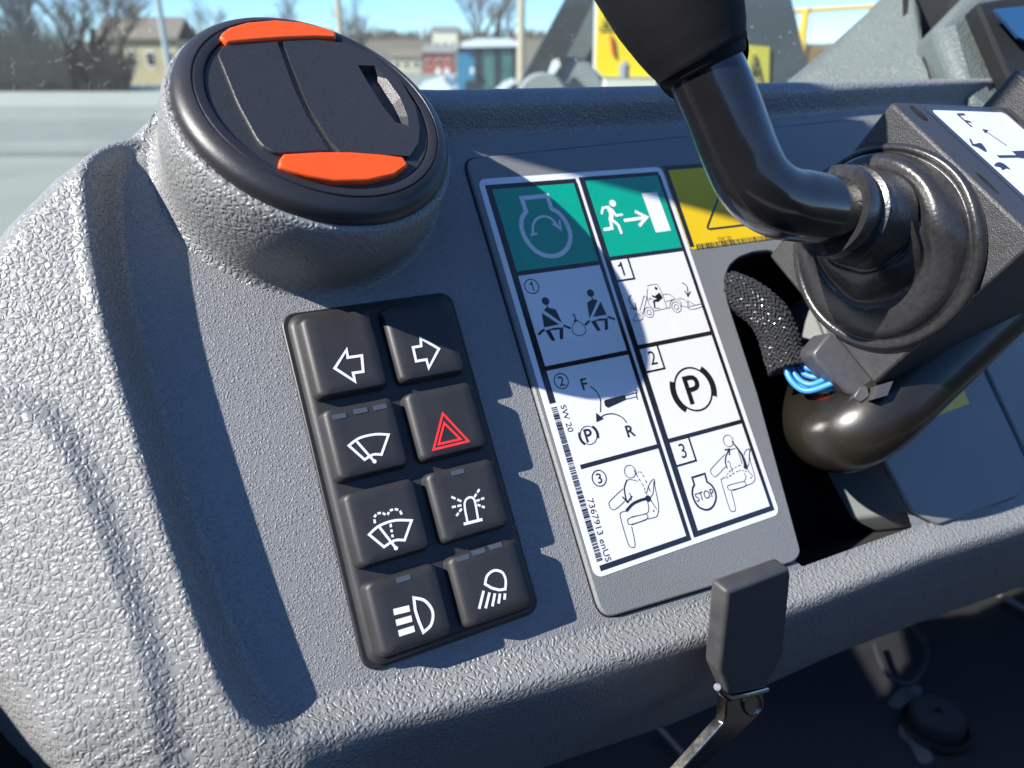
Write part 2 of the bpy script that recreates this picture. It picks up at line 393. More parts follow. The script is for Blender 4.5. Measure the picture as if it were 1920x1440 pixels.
# cover plate that carries the stickers, with a recessed gap round it
pl = [on(876, 299), on(1112, 1128), on(1125, 1139), on(1492, 1052), on(1502, 1030), on(1440, 805), on(1369, 585)]
pl = [p[:2] for p in pl]
plate = [(-2.9, 9.0), (-2.2, -156.5), (0.2, -159.3)] + [tuple(on(1492, 1053)[:2])] + [tuple(on(1503, 1036)[:2])] + [(92.6, -100)] + [(93.6, -60), (95.5, -52), (100.5, -46.3), (107, -43.2), (116, -41.8), (125, -42), (132, -45.5), (136.5, -52), (139, -70), (141.5, -110), (215, -110), (215, 17.6), (196, 18)]
plate2 = roundpoly([plate[0], (-2.0, -159.0)] + [plate[3], plate[4]] + plate[5:], [5, 6, 2, 3, 0, 3, 2, 2, 2, 2, 2, 2, 2, 2, 2, 1, 1, 1])
mb = MB(); mb.slab(ccw(plate2), FL - 1.6, 0); part('cover_plate', mb, plate_m, dash, bevel=.7, smooth=30)
def gap(pts, w, name):
    mb = MB(); mb.stroke(pts, w, FL + .03, True); part(name, mb, cavity_m, dash)
gap(plate2, 1.3, 'plate_gap')
# right access cover beside the opening
cov = roundpoly([(143.5, -100), (144.5, -135), (150.5, -162.5), on(1760, 984)[:2], on(1913, 928)[:2], (232, -160), (222, -70), (160, -60)], [1, 1, 2, 2, 4, 4, 2, 1])
mb = MB(); mb.slab(ccw(cov), -32, 0.6); part('access_cover', mb, cover_m, dash, bevel=.8, smooth=30)
gap(cov, 1.2, 'cover_gap')
cov2 = roundpoly([(236, -172), (226, -60), (300, -60), (310, -176)], 3)
mb = MB(); mb.slab(ccw(cov2), -4, .2); part('access_cover', mb, cover_m, dash, bevel=.8, smooth=30)
# dark well under the opening
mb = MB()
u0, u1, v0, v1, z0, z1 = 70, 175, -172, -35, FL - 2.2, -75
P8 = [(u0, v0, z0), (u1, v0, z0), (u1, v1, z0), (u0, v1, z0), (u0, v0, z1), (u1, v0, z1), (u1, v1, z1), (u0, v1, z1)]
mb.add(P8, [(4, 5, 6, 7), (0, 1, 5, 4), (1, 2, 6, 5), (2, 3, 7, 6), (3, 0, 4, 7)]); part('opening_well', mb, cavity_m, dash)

# ================================================================== air vent
vent = thing('air_vent', tuple(VC - VN * 4), 'round black air vent with two orange tabs on the grey pod', 'air vent')
VF = (VC, E1, E2, VN)
def vp(x, y, z=2.9, crop='t'):
    X, Y, s_ = CROP[crop]; px, py = X + x / s_, Y + y / s_
    d = RC.T @ np.array([(px - 960) / FPX, -(py - 720) / FPX, -1.0]); o = VC + VN * z
    p = CP + ((o - CP) @ VN) / (d @ VN) * d - VC; return np.array([p @ E1, p @ E2])
def vw(p, z): return VC + E1 * p[0] + E2 * p[1] + VN * z
mb = MB(); mb.lathe([(36, -5.5), (38.9, -5.5), (39.3, -4.0), (39.3, -1.6), (39.0, -.2), (38.2, 1.0), (36.8, 2.0), (35.0, 2.7), (34.7, 2.75), (34.5, 2.4), (34.2, 2.4), (34.0, 2.85), (31.9, 2.95), (31.6, 2.8), (31.5, 1.8), (31.3, 1.8), (31.3, -5.5)], VF, 128, closed=True)
part('bezel', mb, vent_smooth, vent, smooth=50)
def vprism(pts, z0, z1):
    mb = MB(); mb.prism([vw(p, z0) for p in ccw(pts)], VN * (z1 - z0)); return mb
fl = [vp(*p) for p in [(815, 205), (840, 172), (1040, 156), (1056, 205), (1100, 325), (1150, 435), (1235, 568), (1030, 578), (985, 550), (960, 520), (890, 390)]]
part('flap', vprism(roundpoly(fl, [1.2, 1.2, .6, 0, 0, 0, .6, 1.2, .8, .8, 0]), 1.6, 3.3), vent_m, vent, bevel=.35, smooth=35)
fr_o = [vp(*p) for p in [(1060, 160), (1085, 151), (1180, 152), (1300, 166), (1400, 208), (1500, 304), (1556, 400), (1572, 480), (1567, 540), (1535, 589), (1275, 572), (1236, 528), (1155, 400), (1098, 260)]]
fr_i = [vp(*p) for p in [(1340, 248), (1402, 250), (1450, 300), (1500, 370), (1528, 440), (1530, 475), (1482, 462), (1432, 400), (1382, 320)]]
def prism_hole(outer, inner, z0, z1, zf, slant=0.0):
    bm = bmesh.new(); outer = ccw(outer); inner = ccw(inner); mb = MB()
    lo = [bm.verts.new(vw(p, z1)) for p in outer]; li = [bm.verts.new(vw(p, z1)) for p in inner]
    es = [bm.edges.new((l[i], l[(i + 1) % len(l)])) for l in (lo, li) for i in range(len(l))]
    bmesh.ops.triangle_fill(bm, use_beauty=True, use_dissolve=False, edges=es)
    bm.verts.index_update(); bm.normal_update()
    fs = [[v.index for v in f.verts] if f.normal.dot(Vector(VN)) > 0 else [v.index for v in f.verts][::-1] for f in bm.faces]
    mb.add([np.array(v.co) for v in bm.verts], fs); n = len(outer); m_ = len(inner)
    bm.free()
    mb.add([vw(p, z1) for p in outer] + [vw(p, z0) for p in outer], [(n + i, n + (i + 1) % n, (i + 1) % n, i) for i in range(n)])
    mb2 = MB()
    deep = [np.asarray(p) + np.array([-slant, 0]) * (1 if i in (2, 3, 4) else 0) for i, p in enumerate(inner)]
    cen = np.mean(inner, 0); deep = [p + (cen - p) * (.34 if p[0] > cen[0] else .04) for p in inner]
    mb2.add([vw(p, z1 - .02) for p in inner] + [vw(p, zf) for p in deep], [(i, (i + 1) % m_, m_ + (i + 1) % m_, m_ + i) for i in range(m_)] + [tuple(m_ + i for i in range(m_))])
    return mb, mb2
dc_, _ = prism_hole([(31.1 * math.cos(w), 31.1 * math.sin(w)) for w in np.linspace(0, 2 * math.pi, 96, endpoint=False)], fr_i, -4, 2.3, -2.6); part('rotating_disc', dc_, vent_m, vent, smooth=40)
a_, b_ = prism_hole(fr_o, fr_i, 1.6, 3.3, .3)
fr_ob = part('flap', a_, vent_m, vent, bevel=.35, smooth=35); part('finger_pocket', b_, vent_m, vent)
# the disc is let out under the pocket by the pocket's own floor
tabs = [[(822, 142), (832, 128), (858, 108), (925, 88), (1030, 79), (1130, 88), (1220, 110), (1257, 124), (1261, 147), (1180, 143), (1060, 148), (960, 155), (852, 165)],
        [(1043, 622), (1048, 600), (1062, 581), (1200, 573), (1310, 573), (1420, 581), (1510, 592), (1531, 624), (1480, 660), (1380, 682), (1250, 684), (1150, 664), (1080, 640)]]
for tb in tabs:
    mb = vprism([vp(*p, 3.4) for p in tb], 1.5, 4.0); part('orange_tab', mb, orange_m, vent, bevel=.7, smooth=40, seg=3)

# ================================================================== switch keypad
pad = thing('switch_keypad', (-51, -95, FL), 'black rubber eight-button switch keypad with white symbols set in the panel', 'keypad')
mb = MB(); mb.slab(ccw(rrect(-79.8, -149.9, -22.2, -40.2, 4.5)), FL - 2, FL + 1.1); part('frame', mb, tray_m, pad, bevel=.5, smooth=40)
# moulded rubber mat: rounded shoulders with eight raised keys
mb = MB(); r0 = rrect(-78.2, -148.6, -23.8, -41.6, 4.0, 8); r1 = rrect(-76.9, -147.6, -25.2, -42.9, 4.0, 8); r2 = rrect(-75.4, -146.2, -26.6, -44.3, 4.0, 8); n_ = len(r0)
mb.add([(p[0], p[1], FL + .5) for p in r0] + [(p[0], p[1], 1.4) for p in r0] + [(p[0], p[1], 2.9) for p in r1] + [(p[0], p[1], 3.0) for p in r2],
       [(k * n_ + i, k * n_ + (i + 1) % n_, (k + 1) * n_ + (i + 1) % n_, (k + 1) * n_ + i) for k in range(3) for i in range(n_)] + [tuple(3 * n_ + i for i in range(n_))])
part('rubber_mat', mb, rubber_m, pad, smooth=60)
KROWS = [(-70.6, -44.6), (-96.0, -73.6), (-121.6, -99.2), (-146.9, -125.2)]; KCOLS = [(-76.4, -53.3), (-50.6, -27.0)]
KT = 7.3
def key_mesh(u0, v0, u1, v1):
    """domed key: steep foot at its lower end, long shoulder at the upper end, slightly dished top"""
    mb = MB(); rings = []
    for (l, r, b, t, z, rr) in ((0, 0, 0, 0, 2.6, 2.4), (.5, .4, .35, .2, 5.1, 2.1), (1.0, .65, .6, .35, 6.4, 1.9), (1.8, 1.0, .9, .55, 7.0, 1.7), (2.8, 1.4, 1.2, .9, KT, 1.4), (6.0, 4.5, 4.5, 3.5, KT - .1, 1.2)):
        rings.append([(p[0], p[1], z) for p in rrect(u0 + l, v0 + b, u1 - r, v1 - t, rr, 6)])
    n_ = len(rings[0]); vv = [p for r in rings for p in r]
    mb.add(vv, [(k * n_ + i, k * n_ + (i + 1) % n_, (k + 1) * n_ + (i + 1) % n_, (k + 1) * n_ + i) for k in range(len(rings) - 1) for i in range(n_)] + [tuple((len(rings) - 1) * n_ + i for i in range(n_))])
    return mb
KI = KT + .05
def kt(pts): return tr('k', pts, KI)
def fan(m, L_, R_, iR, iL, top, low):
    m.stroke(sm(kt(top), 5) + sm(kt(low), 5), .75, KI, True)
def ic_left(m): m.stroke(kt([(242, 285), (284, 219), (288, 247), (338, 240), (343, 297), (307, 302), (313, 331)]), .85, KI, True)
def ic_right(m): m.stroke(kt([(612, 216), (547, 178), (549, 206), (520, 211), (531, 260), (568, 254), (576, 284)]), .85, KI, True)
def ic_wiper(m):
    m.stroke(sm(kt([(292, 560), (330, 533), (385, 520), (433, 521)]), 6) + sm(kt([(408, 592), (378, 592), (348, 610)]), 5), .75, KI, True)
    m.stroke(kt([(320, 545), (383, 617)]), .75, KI + .01); m.disc(kt([(383, 616)])[0], .62, KI + .02)
def ic_hazard(m):
    m.stroke(kt([(626, 446), (593, 574), (717, 544)]), .75, KI, True); m.stroke(kt([(631, 480), (611, 555), (689, 537)]), .75, KI, True)
def ic_washer(m):
    m.stroke(sm(kt([(364, 876), (400, 845), (455, 826), (515, 826)]), 6) + sm(kt([(490, 896), (455, 897), (417, 920)]), 5), .75, KI, True)
    m.stroke(kt([(401, 850), (459, 924)]), .75, KI + .01); m.disc(kt([(459, 924)])[0], .62, KI + .02)
    for a, b in (((440, 838), (442, 850)), ((443, 858), (445, 868)), ((446, 876), (448, 886))): m.stroke(kt([a, b]), .7, KI + .03)
    for arc in ([(385, 836), (383, 815), (394, 802), (412, 800), (425, 808)], [(430, 806), (438, 792), (455, 786), (473, 792), (482, 810)]):
        q = sm(kt(arc), 6); L_ = len(q)
        for a in range(0, L_ - 4, 6): m.stroke(q[a:a + 5], .7, KI)
def ic_beacon(m):
    m.stroke(sm(kt([(714, 833), (704, 780), (706, 756), (720, 744), (735, 748), (742, 768), (752, 826)]), 6), .7, KI); m.stroke(kt([(700, 839), (767, 822)]), .9, KI + .01)
    for a, b in (((656, 742), (692, 758)), ((658, 779), (692, 772)), ((674, 810), (693, 784)), ((756, 715), (738, 743)), ((773, 746), (745, 757)), ((775, 780), (749, 770))):
        a, b = np.array(a), np.array(b); m.stroke(kt([a, a + (b - a) * .42]), .7, KI); m.stroke(kt([a + (b - a) * .58, b]), .7, KI)
def ic_beam(m):
    m.stroke(sm(kt([(523, 1101), (560, 1110), (585, 1138), (591, 1168), (582, 1200), (557, 1223)]), 6) + sm(kt([(541, 1185), (528, 1145)]), 3), .85, KI, True)
    for a, b in (((451, 1152), (508, 1138)), ((460, 1190), (516, 1174)), ((469, 1228), (525, 1210))): m.stroke(kt([a, b]), 1.75, KI)
def ic_work(m):
    m.stroke(sm(kt([(776, 1052), (784, 1022), (808, 1004), (836, 1010), (849, 1036), (848, 1070)]), 6) + sm(kt([(826, 1073), (800, 1066)]), 3), .8, KI, True)
    for a, b in (((771, 1076), (755, 1140)), ((792, 1082), (778, 1138)), ((811, 1085), (802, 1131)), ((829, 1086), (824, 1121)), ((847, 1085), (845, 1107))): m.stroke(kt([a, b]), .85, KI)
keys = [(0, 0, ic_left, [], 'button with white left arrow'), (0, 1, ic_right, [], 'button with white right arrow'), (1, 0, ic_wiper, [(257, 457), (333, 437), (402, 424)], 'button with white windscreen wiper symbol'), (1, 1, ic_hazard, [], 'button with red hazard triangle'),
        (2, 0, ic_washer, [], 'button with white washer and wiper symbol'), (2, 1, ic_beacon, [(677, 655)], 'button with white flashing beacon symbol'), (3, 0, ic_beam, [(485, 1033)], 'button with white headlamp symbol'), (3, 1, ic_work, [(695, 960), (752, 937), (812, 917)], 'button with white work lamp symbol')]
for r, c, fn, leds, lab in keys:
    (v0, v1), (u0, u1) = KROWS[r], KCOLS[c]
    k = part('button', key_mesh(u0, v0, u1, v1), rubber_m, pad, smooth=60, label=lab)
    m = MB(); fn(m); part('symbol', m, icon_r if fn is ic_hazard else icon_w, k)
    for L_ in leds:
        q = cv('k', *L_, KI - .5); m = MB(); m.slab([(q[0] - 2.1, q[1] - .75), (q[0] + 2.1, q[1] - .75), (q[0] + 2.1, q[1] + .75), (q[0] - 2.1, q[1] + .75)], KI - 1.2, KI + .03); part('indicator_lens', m, led_m, k)

# ================================================================== instruction decal
dec = thing('instruction_decal', (42, -72.9, 0), 'large white pictogram decal with green headers and two columns of black drawings', 'decal')
mb = MB(); mb.slab(ccw(rrect(-.4, -146.0, 83.2, .2, 3.0)), .0, .16); part('sheet', mb, paper, dec, smooth=30)
Z1, Z2, Z3 = .20, .24, .28
def frame_part(pts_list, name):
    m = MB()
    for q in pts_list: m.face(ccw(q), Z1)
    return part(name, m, ink, dec)
def rc(u0, v0, u1, v1): return [(u0, v0), (u1, v0), (u1, v1), (u0, v1)]
m = MB()   # left column frame: bars
for q in (rc(1.8, -4.2, 40.7, -2.3), rc(1.8, -85.8, 4.3, -4.2), rc(39.2, -144.3, 40.9, -4.2), rc(4.3, -38.3, 39.2, -36.6), rc(4.3, -74.2, 39.2, -72.5), rc(6.3, -110.2, 39.2, -108.6), rc(2.3, -144.3, 39.2, -142.4)): m.face(q, Z1)
part('left_frame', m, ink, dec)
m = MB()
for q in (rc(42.2, -3.6, 80.6, -1.9), rc(42.2, -143.9, 44.7, -3.6), rc(79.6, -143.9, 81.2, -3.6), rc(44.7, -37.2, 79.6, -35.6), rc(44.7, -73.1, 79.6, -71.4), rc(44.7, -109.4, 79.6, -107.8), rc(44.7, -143.9, 79.6, -142.0)): m.face(q, Z1)
for q in (rc(52.2, -45.4, 53.0, -37.2), rc(44.7, -46.0, 53.0, -45.2), rc(52.6, -81.9, 53.4, -73.1), rc(44.7, -82.5, 53.4, -81.7), rc(53.2, -117.9, 54.0, -109.4), rc(44.7, -118.5, 54.0, -117.7)): m.face(q, Z1)
part('right_frame', m, ink, dec)
m = MB(); m.face(rc(4.3, -36.6, 39.2, -4.2), Z1); part('green_header', m, green, dec)
m = MB(); m.face(rc(44.7, -35.6, 79.6, -3.6), Z1); part('green_header', m, green, dec)
def engine(m, c, pts_neck, arc, w, z):
    m.stroke(tr(c, pts_neck[:2]) + sm(tr(c, arc), 5), w, z, True)
m = MB(); m.stroke(tr('2', [(450, 355), (725, 328)]) + sm(tr('2', [(772, 470), (850, 515), (912, 590), (957, 680), (976, 765), (960, 860), (910, 930), (845, 970), (765, 980), (680, 965), (600, 920), (530, 850), (478, 765), (450, 680), (447, 600), (466, 545), (497, 500)]), 4), 1.75, Z2, True)
m.stroke(sm(tr('2', [(572, 738), (570, 665), (588, 608), (632, 566), (690, 551), (750, 566), (805, 612), (842, 660)]), 5), 1.0, Z2); m.stroke(tr('2', [(545, 752), (616, 738)]), .8, Z3)
m.face(ccw(tr('2', [(770, 632), (800, 625), (858, 668), (845, 592), (866, 590), (884, 715)])), Z3); part('engine_start_symbol', m, icon_w, dec)
m = MB(); m.disc(cv('3', 388, 402), 1.5, Z2)
m.limb(tr('3', [(352, 462), (375, 520), (368, 580)]), 2.0, Z2); m.limb(tr('3', [(345, 440), (283, 452), (272, 508)]), 1.05, Z3); m.limb(tr('3', [(380, 470), (424, 533), (485, 522)]), 1.05, Z3)
m.limb(tr('3', [(365, 578), (380, 668), (303, 680)]), 1.4, Z3 + .02); m.limb(tr('3', [(375, 570), (448, 635), (478, 715)]), 1.3, Z3 + .04)
m.stroke(tr('3', [(507, 585), (735, 554)]), 1.4, Z2); m.stroke(tr('3', [(622, 488), (748, 550), (668, 643)]), 1.4, Z3)
m.face(ccw(tr('3', [(695, 297), (855, 280), (1005, 690), (845, 712)])), Z2); part('emergency_exit_symbol', m, icon_w, dec)
# circled and boxed numerals
def numeral(m, t, q, size, bold, sx):
    if t != '1': m.text(t, q, size, Z2, bold=bold, sx=sx); return
    h = size * .36; w = size * .085
    m.face([(q[0] + .1, q[1] - h), (q[0] + .1 + w * 1.15, q[1] - h), (q[0] + .1 + w * 1.15, q[1] + h), (q[0] + .1 + w * .25, q[1] + h), (q[0] - .05, q[1] + h * .72), (q[0] - size * .15, q[1] + h * .52), (q[0] - size * .15, q[1] + h * .32), (q[0] + .1, q[1] + h * .42)], Z2)
for c, p, r, t in (('4', (197, 250), 2.75, '1'), ('4', (493, 1197), 2.75, '2'), ('6', (372, 780), 2.75, '3')):
    q = cv(c, *p); m = MB(); m.ring(q, r, .38, Z2); numeral(m, t, q, 5.0, .008, 1.0); part('circled_numeral', m, ink, dec)
for c, p, t in (('5', (120, 115), '1'), ('5', (400, 915), '2'), ('7', (240, 390), '3')):
    q = cv(c, *p); m = MB(); numeral(m, t, q, 7.8, 0.0, .9); part('boxed_numeral', m, ink, dec)
def belted(hc, t1, t2, arms, legs):
    m = MB(); m.disc(cv('4', *hc), 1.5, Z2)
    for q in t1: m.face(ccw(tr('4', q)), Z2 + .005 * len(m.f) * .05)
    for q in arms: m.stroke(tr('4', q), .85, Z2)
    m.face(ccw(tr('4', legs)), Z3); return m
m = belted((335, 398), [[(318, 488), (345, 462), (352, 430), (362, 462), (436, 480), (502, 618)], [(297, 515), (472, 630), (322, 660)]], None,
           [[(265, 735), (295, 700), (327, 683)], [(515, 640), (585, 670)]], [(333, 693), (420, 664), (512, 660), (510, 776), (480, 778), (474, 682), (380, 690), (432, 790), (400, 796)])
part('belted_person_symbol', m, ink, dec)
m = belted((785, 318), [[(750, 415), (795, 384), (800, 350), (812, 378), (857, 388), (776, 572)], [(885, 403), (946, 533), (812, 556)]], None,
           [[(730, 638), (775, 592)], [(955, 553), (1030, 580)]], [(790, 602), (870, 574), (955, 570), (960, 680), (930, 685), (924, 592), (835, 598), (886, 690), (855, 697)])
part('belted_person_symbol', m, ink, dec)
m = MB(); m.stroke(sm(tr('4', [(640, 600), (607, 640), (606, 705), (655, 743), (712, 732), (739, 692), (715, 640), (668, 600)]), 5, True), .28, Z2, True); m.face(ccw(tr('4', [(612, 607), (664, 598), (632, 570)])), Z2); m.ring(cv('4', 618, 535), .45, .25, Z2, seg=16); m.stroke(tr('4', [(624, 545), (632, 572)]), .5, Z3)
part('hand_lever_symbol', m, ink, dec)
m = MB(); m.text('F', cv('6', 272, 145), 6.0, Z2, bold=.02); m.text('R', cv('6', 582, 460), 6.0, Z2, bold=.02)
m.stroke(sm(tr('6', [(313, 160), (352, 192), (380, 250), (380, 335)]), 6), .42, Z2); m.stroke(sm(tr('6', [(558, 405), (525, 368), (470, 346), (415, 350), (385, 368)]), 6), .42, Z2)
m.face(ccw(tr('6', [(350, 338), (402, 378), (352, 401)])), Z3); m.face(ccw(tr('6', [(404, 262), (415, 250), (545, 217), (554, 250), (432, 305), (412, 292)])), Z2)
m.stroke(tr('6', [(546, 222), (622, 202)]), .25, Z3); m.stroke(tr('6', [(553, 247), (628, 229)]), .25, Z3); m.stroke(sm(tr('6', [(608, 186), (626, 188), (622, 215), (630, 250)]), 4), .3, Z3 + .01)
part('direction_lever_symbol', m, ink, dec)
def parking(q, r, w, bw, name, size):
    m = MB(); m.ring(q, r, w, Z2); m.ring(q, r + bw * .5, bw, Z3, a0=-28, a1=48, seg=20); m.ring(q, r + bw * .5, bw, Z3, a0=152, a1=228, seg=20)
    m.text('P', q, size, Z2, bold=.015); part(name, m, ink, dec)
parking(cv('6', 300, 490), 3.25, .3, .85, 'parking_brake_symbol', 6.6)
parking(cv('5', 768, 1197), 8.4, .7, 2.2, 'parking_brake_symbol', 15.5)
def poly_lines(m, c, lines, w=.26):
    for i, q in enumerate(lines): m.stroke(sm(tr(c, q), 4) if len(q) > 2 else tr(c, q), w, Z2 + .002 * i)
def dashed(m, c, q, w=.3, n=7):
    P = sm(tr(c, q), 8); L_ = len(P) - 1
    for i in range(n): a = int(L_ * i / n); b = int(L_ * (i + .6) / n); m.stroke(P[a:max(b, a + 1) + 1], w, Z2)
m = MB(); m.ring(cv('6', 580, 735), 2.25, .26, Z2)
poly_lines(m, '6', [[(533, 850), (447, 932), (440, 965), (462, 992), (492, 982), (545, 935)], [(562, 795), (580, 788), (632, 800)], [(572, 880), (580, 890), (590, 930)], [(553, 1003), (522, 1010), (514, 1040), (565, 1215), (592, 1247), (614, 1228), (590, 1105)],
                    [(590, 1040), (690, 1018), (706, 985), (697, 935)], [(690, 1020), (694, 1053), (585, 1092), (565, 1075), (578, 1048), (690, 1020)], [(690, 890), (702, 838), (722, 800), (744, 789), (748, 840), (772, 960), (768, 1020), (752, 1042), (697, 1056)], [(740, 800), (735, 880), (718, 920), (760, 990)], [(590, 1095), (690, 1060)]])
m.stroke(sm(tr('6', [(558, 790), (541, 845), (548, 905), (562, 940)]), 5), .45, Z3); m.stroke(tr('6', [(528, 905), (563, 944), (592, 900)]), .5, Z3 + .01)
m.stroke(sm(tr('6', [(553, 1002), (595, 955), (645, 930), (690, 917)]), 5), .95, Z3 + .02); m.disc(cv('6', 700, 917), 1.15, Z3 + .03); m.disc(cv('6', 738, 1000), .3, Z3)
dashed(m, '6', [(606, 725), (650, 800), (675, 840), (684, 890)]); dashed(m, '6', [(612, 750), (660, 745), (720, 880)]); part('lap_bar_down_symbol', m, ink, dec)
m = MB(); m.ring(cv('7', 752, 280), 2.25, .26, Z2)
poly_lines(m, '7', [[(715, 430), (565, 590), (558, 640), (590, 680), (625, 672), (720, 570)], [(742, 520), (762, 515), (800, 630)], [(710, 690), (680, 710), (676, 745), (765, 1040), (800, 1072), (833, 1045), (785, 845)],
                    [(930, 740), (950, 690), (930, 640)], [(930, 735), (945, 785), (790, 832), (752, 820), (755, 780), (930, 735)], [(930, 440), (945, 390), (995, 372), (990, 450), (1015, 560), (1052, 690), (1030, 750), (950, 783)], [(990, 380), (982, 540), (960, 590), (1030, 680)], [(865, 400), (900, 510), (905, 540)], [(770, 380), (830, 365)], [(800, 840), (950, 790)]])
m.stroke(sm(tr('7', [(738, 590), (718, 520), (725, 450), (760, 375)]), 5), .5, Z3); m.stroke(tr('7', [(708, 382), (764, 370), (762, 440)]), .5, Z3 + .01)
for a in range(10):
    q = sm(tr('7', [(792, 285), (850, 360), (905, 440), (935, 520), (945, 570)]), 4); L_ = len(q); i = int(a / 10 * (L_ - 2)); m.stroke(q[i:i + 3], .5 + 1.0 * a / 10, Z3 + .002 * a)
m.disc(cv('7', 945, 570), .95, Z3 + .03); m.disc(cv('7', 1005, 695), .3, Z3)
dashed(m, '7', [(715, 700), (780, 610), (900, 545)]); dashed(m, '7', [(735, 700), (820, 640), (900, 610), (975, 635)]); part('lap_bar_up_symbol', m, ink, dec)
m = MB(); m.stroke(tr('7', [(345, 692), (488, 648)]) + sm(tr('7', [(512, 742), (560, 775), (600, 840), (615, 915), (595, 990), (555, 1040), (500, 1055), (430, 1030), (380, 970), (350, 890), (350, 820), (370, 775)]), 4), .75, Z2, True)
m.text('STOP', cv('7', 487, 890), 4.4, Z2, sx=.82, bold=.004); part('engine_stop_symbol', m, ink, dec)
m = MB()
for c_, rr in (((368, 508), (2.05, .95)), ((615, 460), (2.15, 1.0))):
    for r_ in rr: m.ring(cv('5', *c_), r_, .22, Z2, seg=28)
poly_lines(m, '5', [[(350, 272), (378, 262), (440, 255), (462, 290)], [(462, 290), (490, 350), (530, 470)], [(356, 295), (350, 350), (366, 430), (412, 485), (422, 496)], [(415, 496), (530, 470)], [(490, 348), (540, 344), (582, 365), (600, 388)], [(520, 410), (600, 388)], [(555, 470), (562, 415), (600, 390), (650, 410), (660, 455)], [(630, 380), (690, 396), (745, 460)], [(660, 452), (735, 462)], [(718, 400), (728, 478), (832, 462), (838, 432), (742, 455)], [(720, 405), (780, 440)],
                    [(322, 358), (285, 490)], [(348, 372), (312, 520)], [(322, 358), (348, 372)], [(262, 515), (225, 582), (296, 576), (312, 548), (262, 515)], [(290, 500), (325, 540)], [(365, 400), (380, 380), (410, 400), (400, 420)], [(530, 470), (560, 465)], [(422, 470), (466, 468)]], .2)
m.disc(cv('5', 430, 291), .62, Z3); m.face(ccw(tr('5', [(392, 350), (420, 362), (460, 328), (490, 375), (450, 412), (420, 410), (424, 470), (412, 468), (408, 398), (440, 385), (395, 365)])), Z3)
m.stroke(sm(tr('5', [(205, 352), (188, 385), (200, 425), (252, 482)]), 5), .36, Z3); m.stroke(tr('5', [(200, 465), (255, 485), (240, 422)]), .36, Z3 + .01)
m.stroke(sm(tr('5', [(665, 242), (700, 262), (714, 300), (716, 360)]), 5), .36, Z3); m.stroke(tr('5', [(687, 310), (717, 364), (740, 318)]), .36, Z3 + .01)
part('loader_machine_symbol', m, ink, dec)
def barcode(m, p0, p1, wid, n, seed, mn=.15, mx=.7):
    r_ = random.Random(seed); p0, p1 = np.array(p0, float), np.array(p1, float); L_ = np.linalg.norm(p1 - p0); t = (p1 - p0) / L_; q = np.array([-t[1], t[0]]) * wid / 2; x = 0
    while x < L_:
        w = r_.choice((mn, mn, mx * .5, mx)); a = p0 + t * x; b = p0 + t * min(L_, x + w); m.face(ccw([a - q, b - q, b + q, a + q]), n); x += w + r_.choice((mn, mn, mx * .5))
m = MB(); barcode(m, (3.0, -87.2), (3.0, -141.3), 2.3, Z2, 5); part('barcode', m, ink, dec)
m = MB(); m.text('SW 20', cv('q', 385, 400), 3.2, Z2, ang=-math.pi / 2, sx=1.12); part('decal_lettering', m, ink, dec)
m = MB(); m.text('7367913 enUS', cv('6', 372, 1128), 3.3, Z2, ang=-math.pi / 2, sx=1.12); part('decal_lettering', m, ink, dec)

# ================================================================== yellow warning sticker
wst = thing('warning_sticker', (110, -20, 0), 'yellow warning sticker with black triangle behind the bent lever', 'sticker')
ys = [on(*p, .15)[:2] for p in ((1272, 311), (1342, 467), (1480, 440), (1560, 400), (1530, 288))]
y0_, y1_ = -38.2, -1.2; ux0 = on(1272, 311)[0]
m = MB(); m.slab(ccw(rrect(83.6, -37.0, 150, 0.6, 1.6)), 0, .14); part('sheet', m, yellow, wst)
m = MB()
for q in (rc(83.7, -36.0, 86.0, .5), rc(86.0, -1.6, 149.8, .5)): m.face(q, .18)
m.stroke(roundpoly([(95.0, -29.3), (141.0, -29.3), (118.0, -3.8)], 2.5), .95, .18, True); m.disc(on(1379, 405)[:2], .85, .18); m.disc(on(1372, 386)[:2], .85, .18)
m.stroke([(113, -20), (117, -12)], 1.2, .18); part('triangle_symbol', m, ink, wst)
m = MB(); m.text('SW 20', on(1358, 448)[:2], 2.9, .18, sx=.9); part('sticker_lettering', m, ink, wst)
m = MB(); barcode(m, (87.0, -36.2), (132, -36.2), 2.3, .18, 9, .22, .8); part('barcode', m, ink, wst)
m = MB(); m.face(rc(139.5, -4.5, 148, -1.1), .22); part('white_corner_patch', m, paper, wst)

m = MB(); q = [on(*p, .9)[:2] for p in ((1700, 805), (1742, 785), (1818, 757), (1812, 742), (1806, 728), (1790, 715), (1690, 760))]; m.slab(ccw(q), .62, .78)
solo('warning_sticker', m, yellow, (182, -100, .6), 'torn yellow sticker end on the smooth grey access cover', 'sticker')

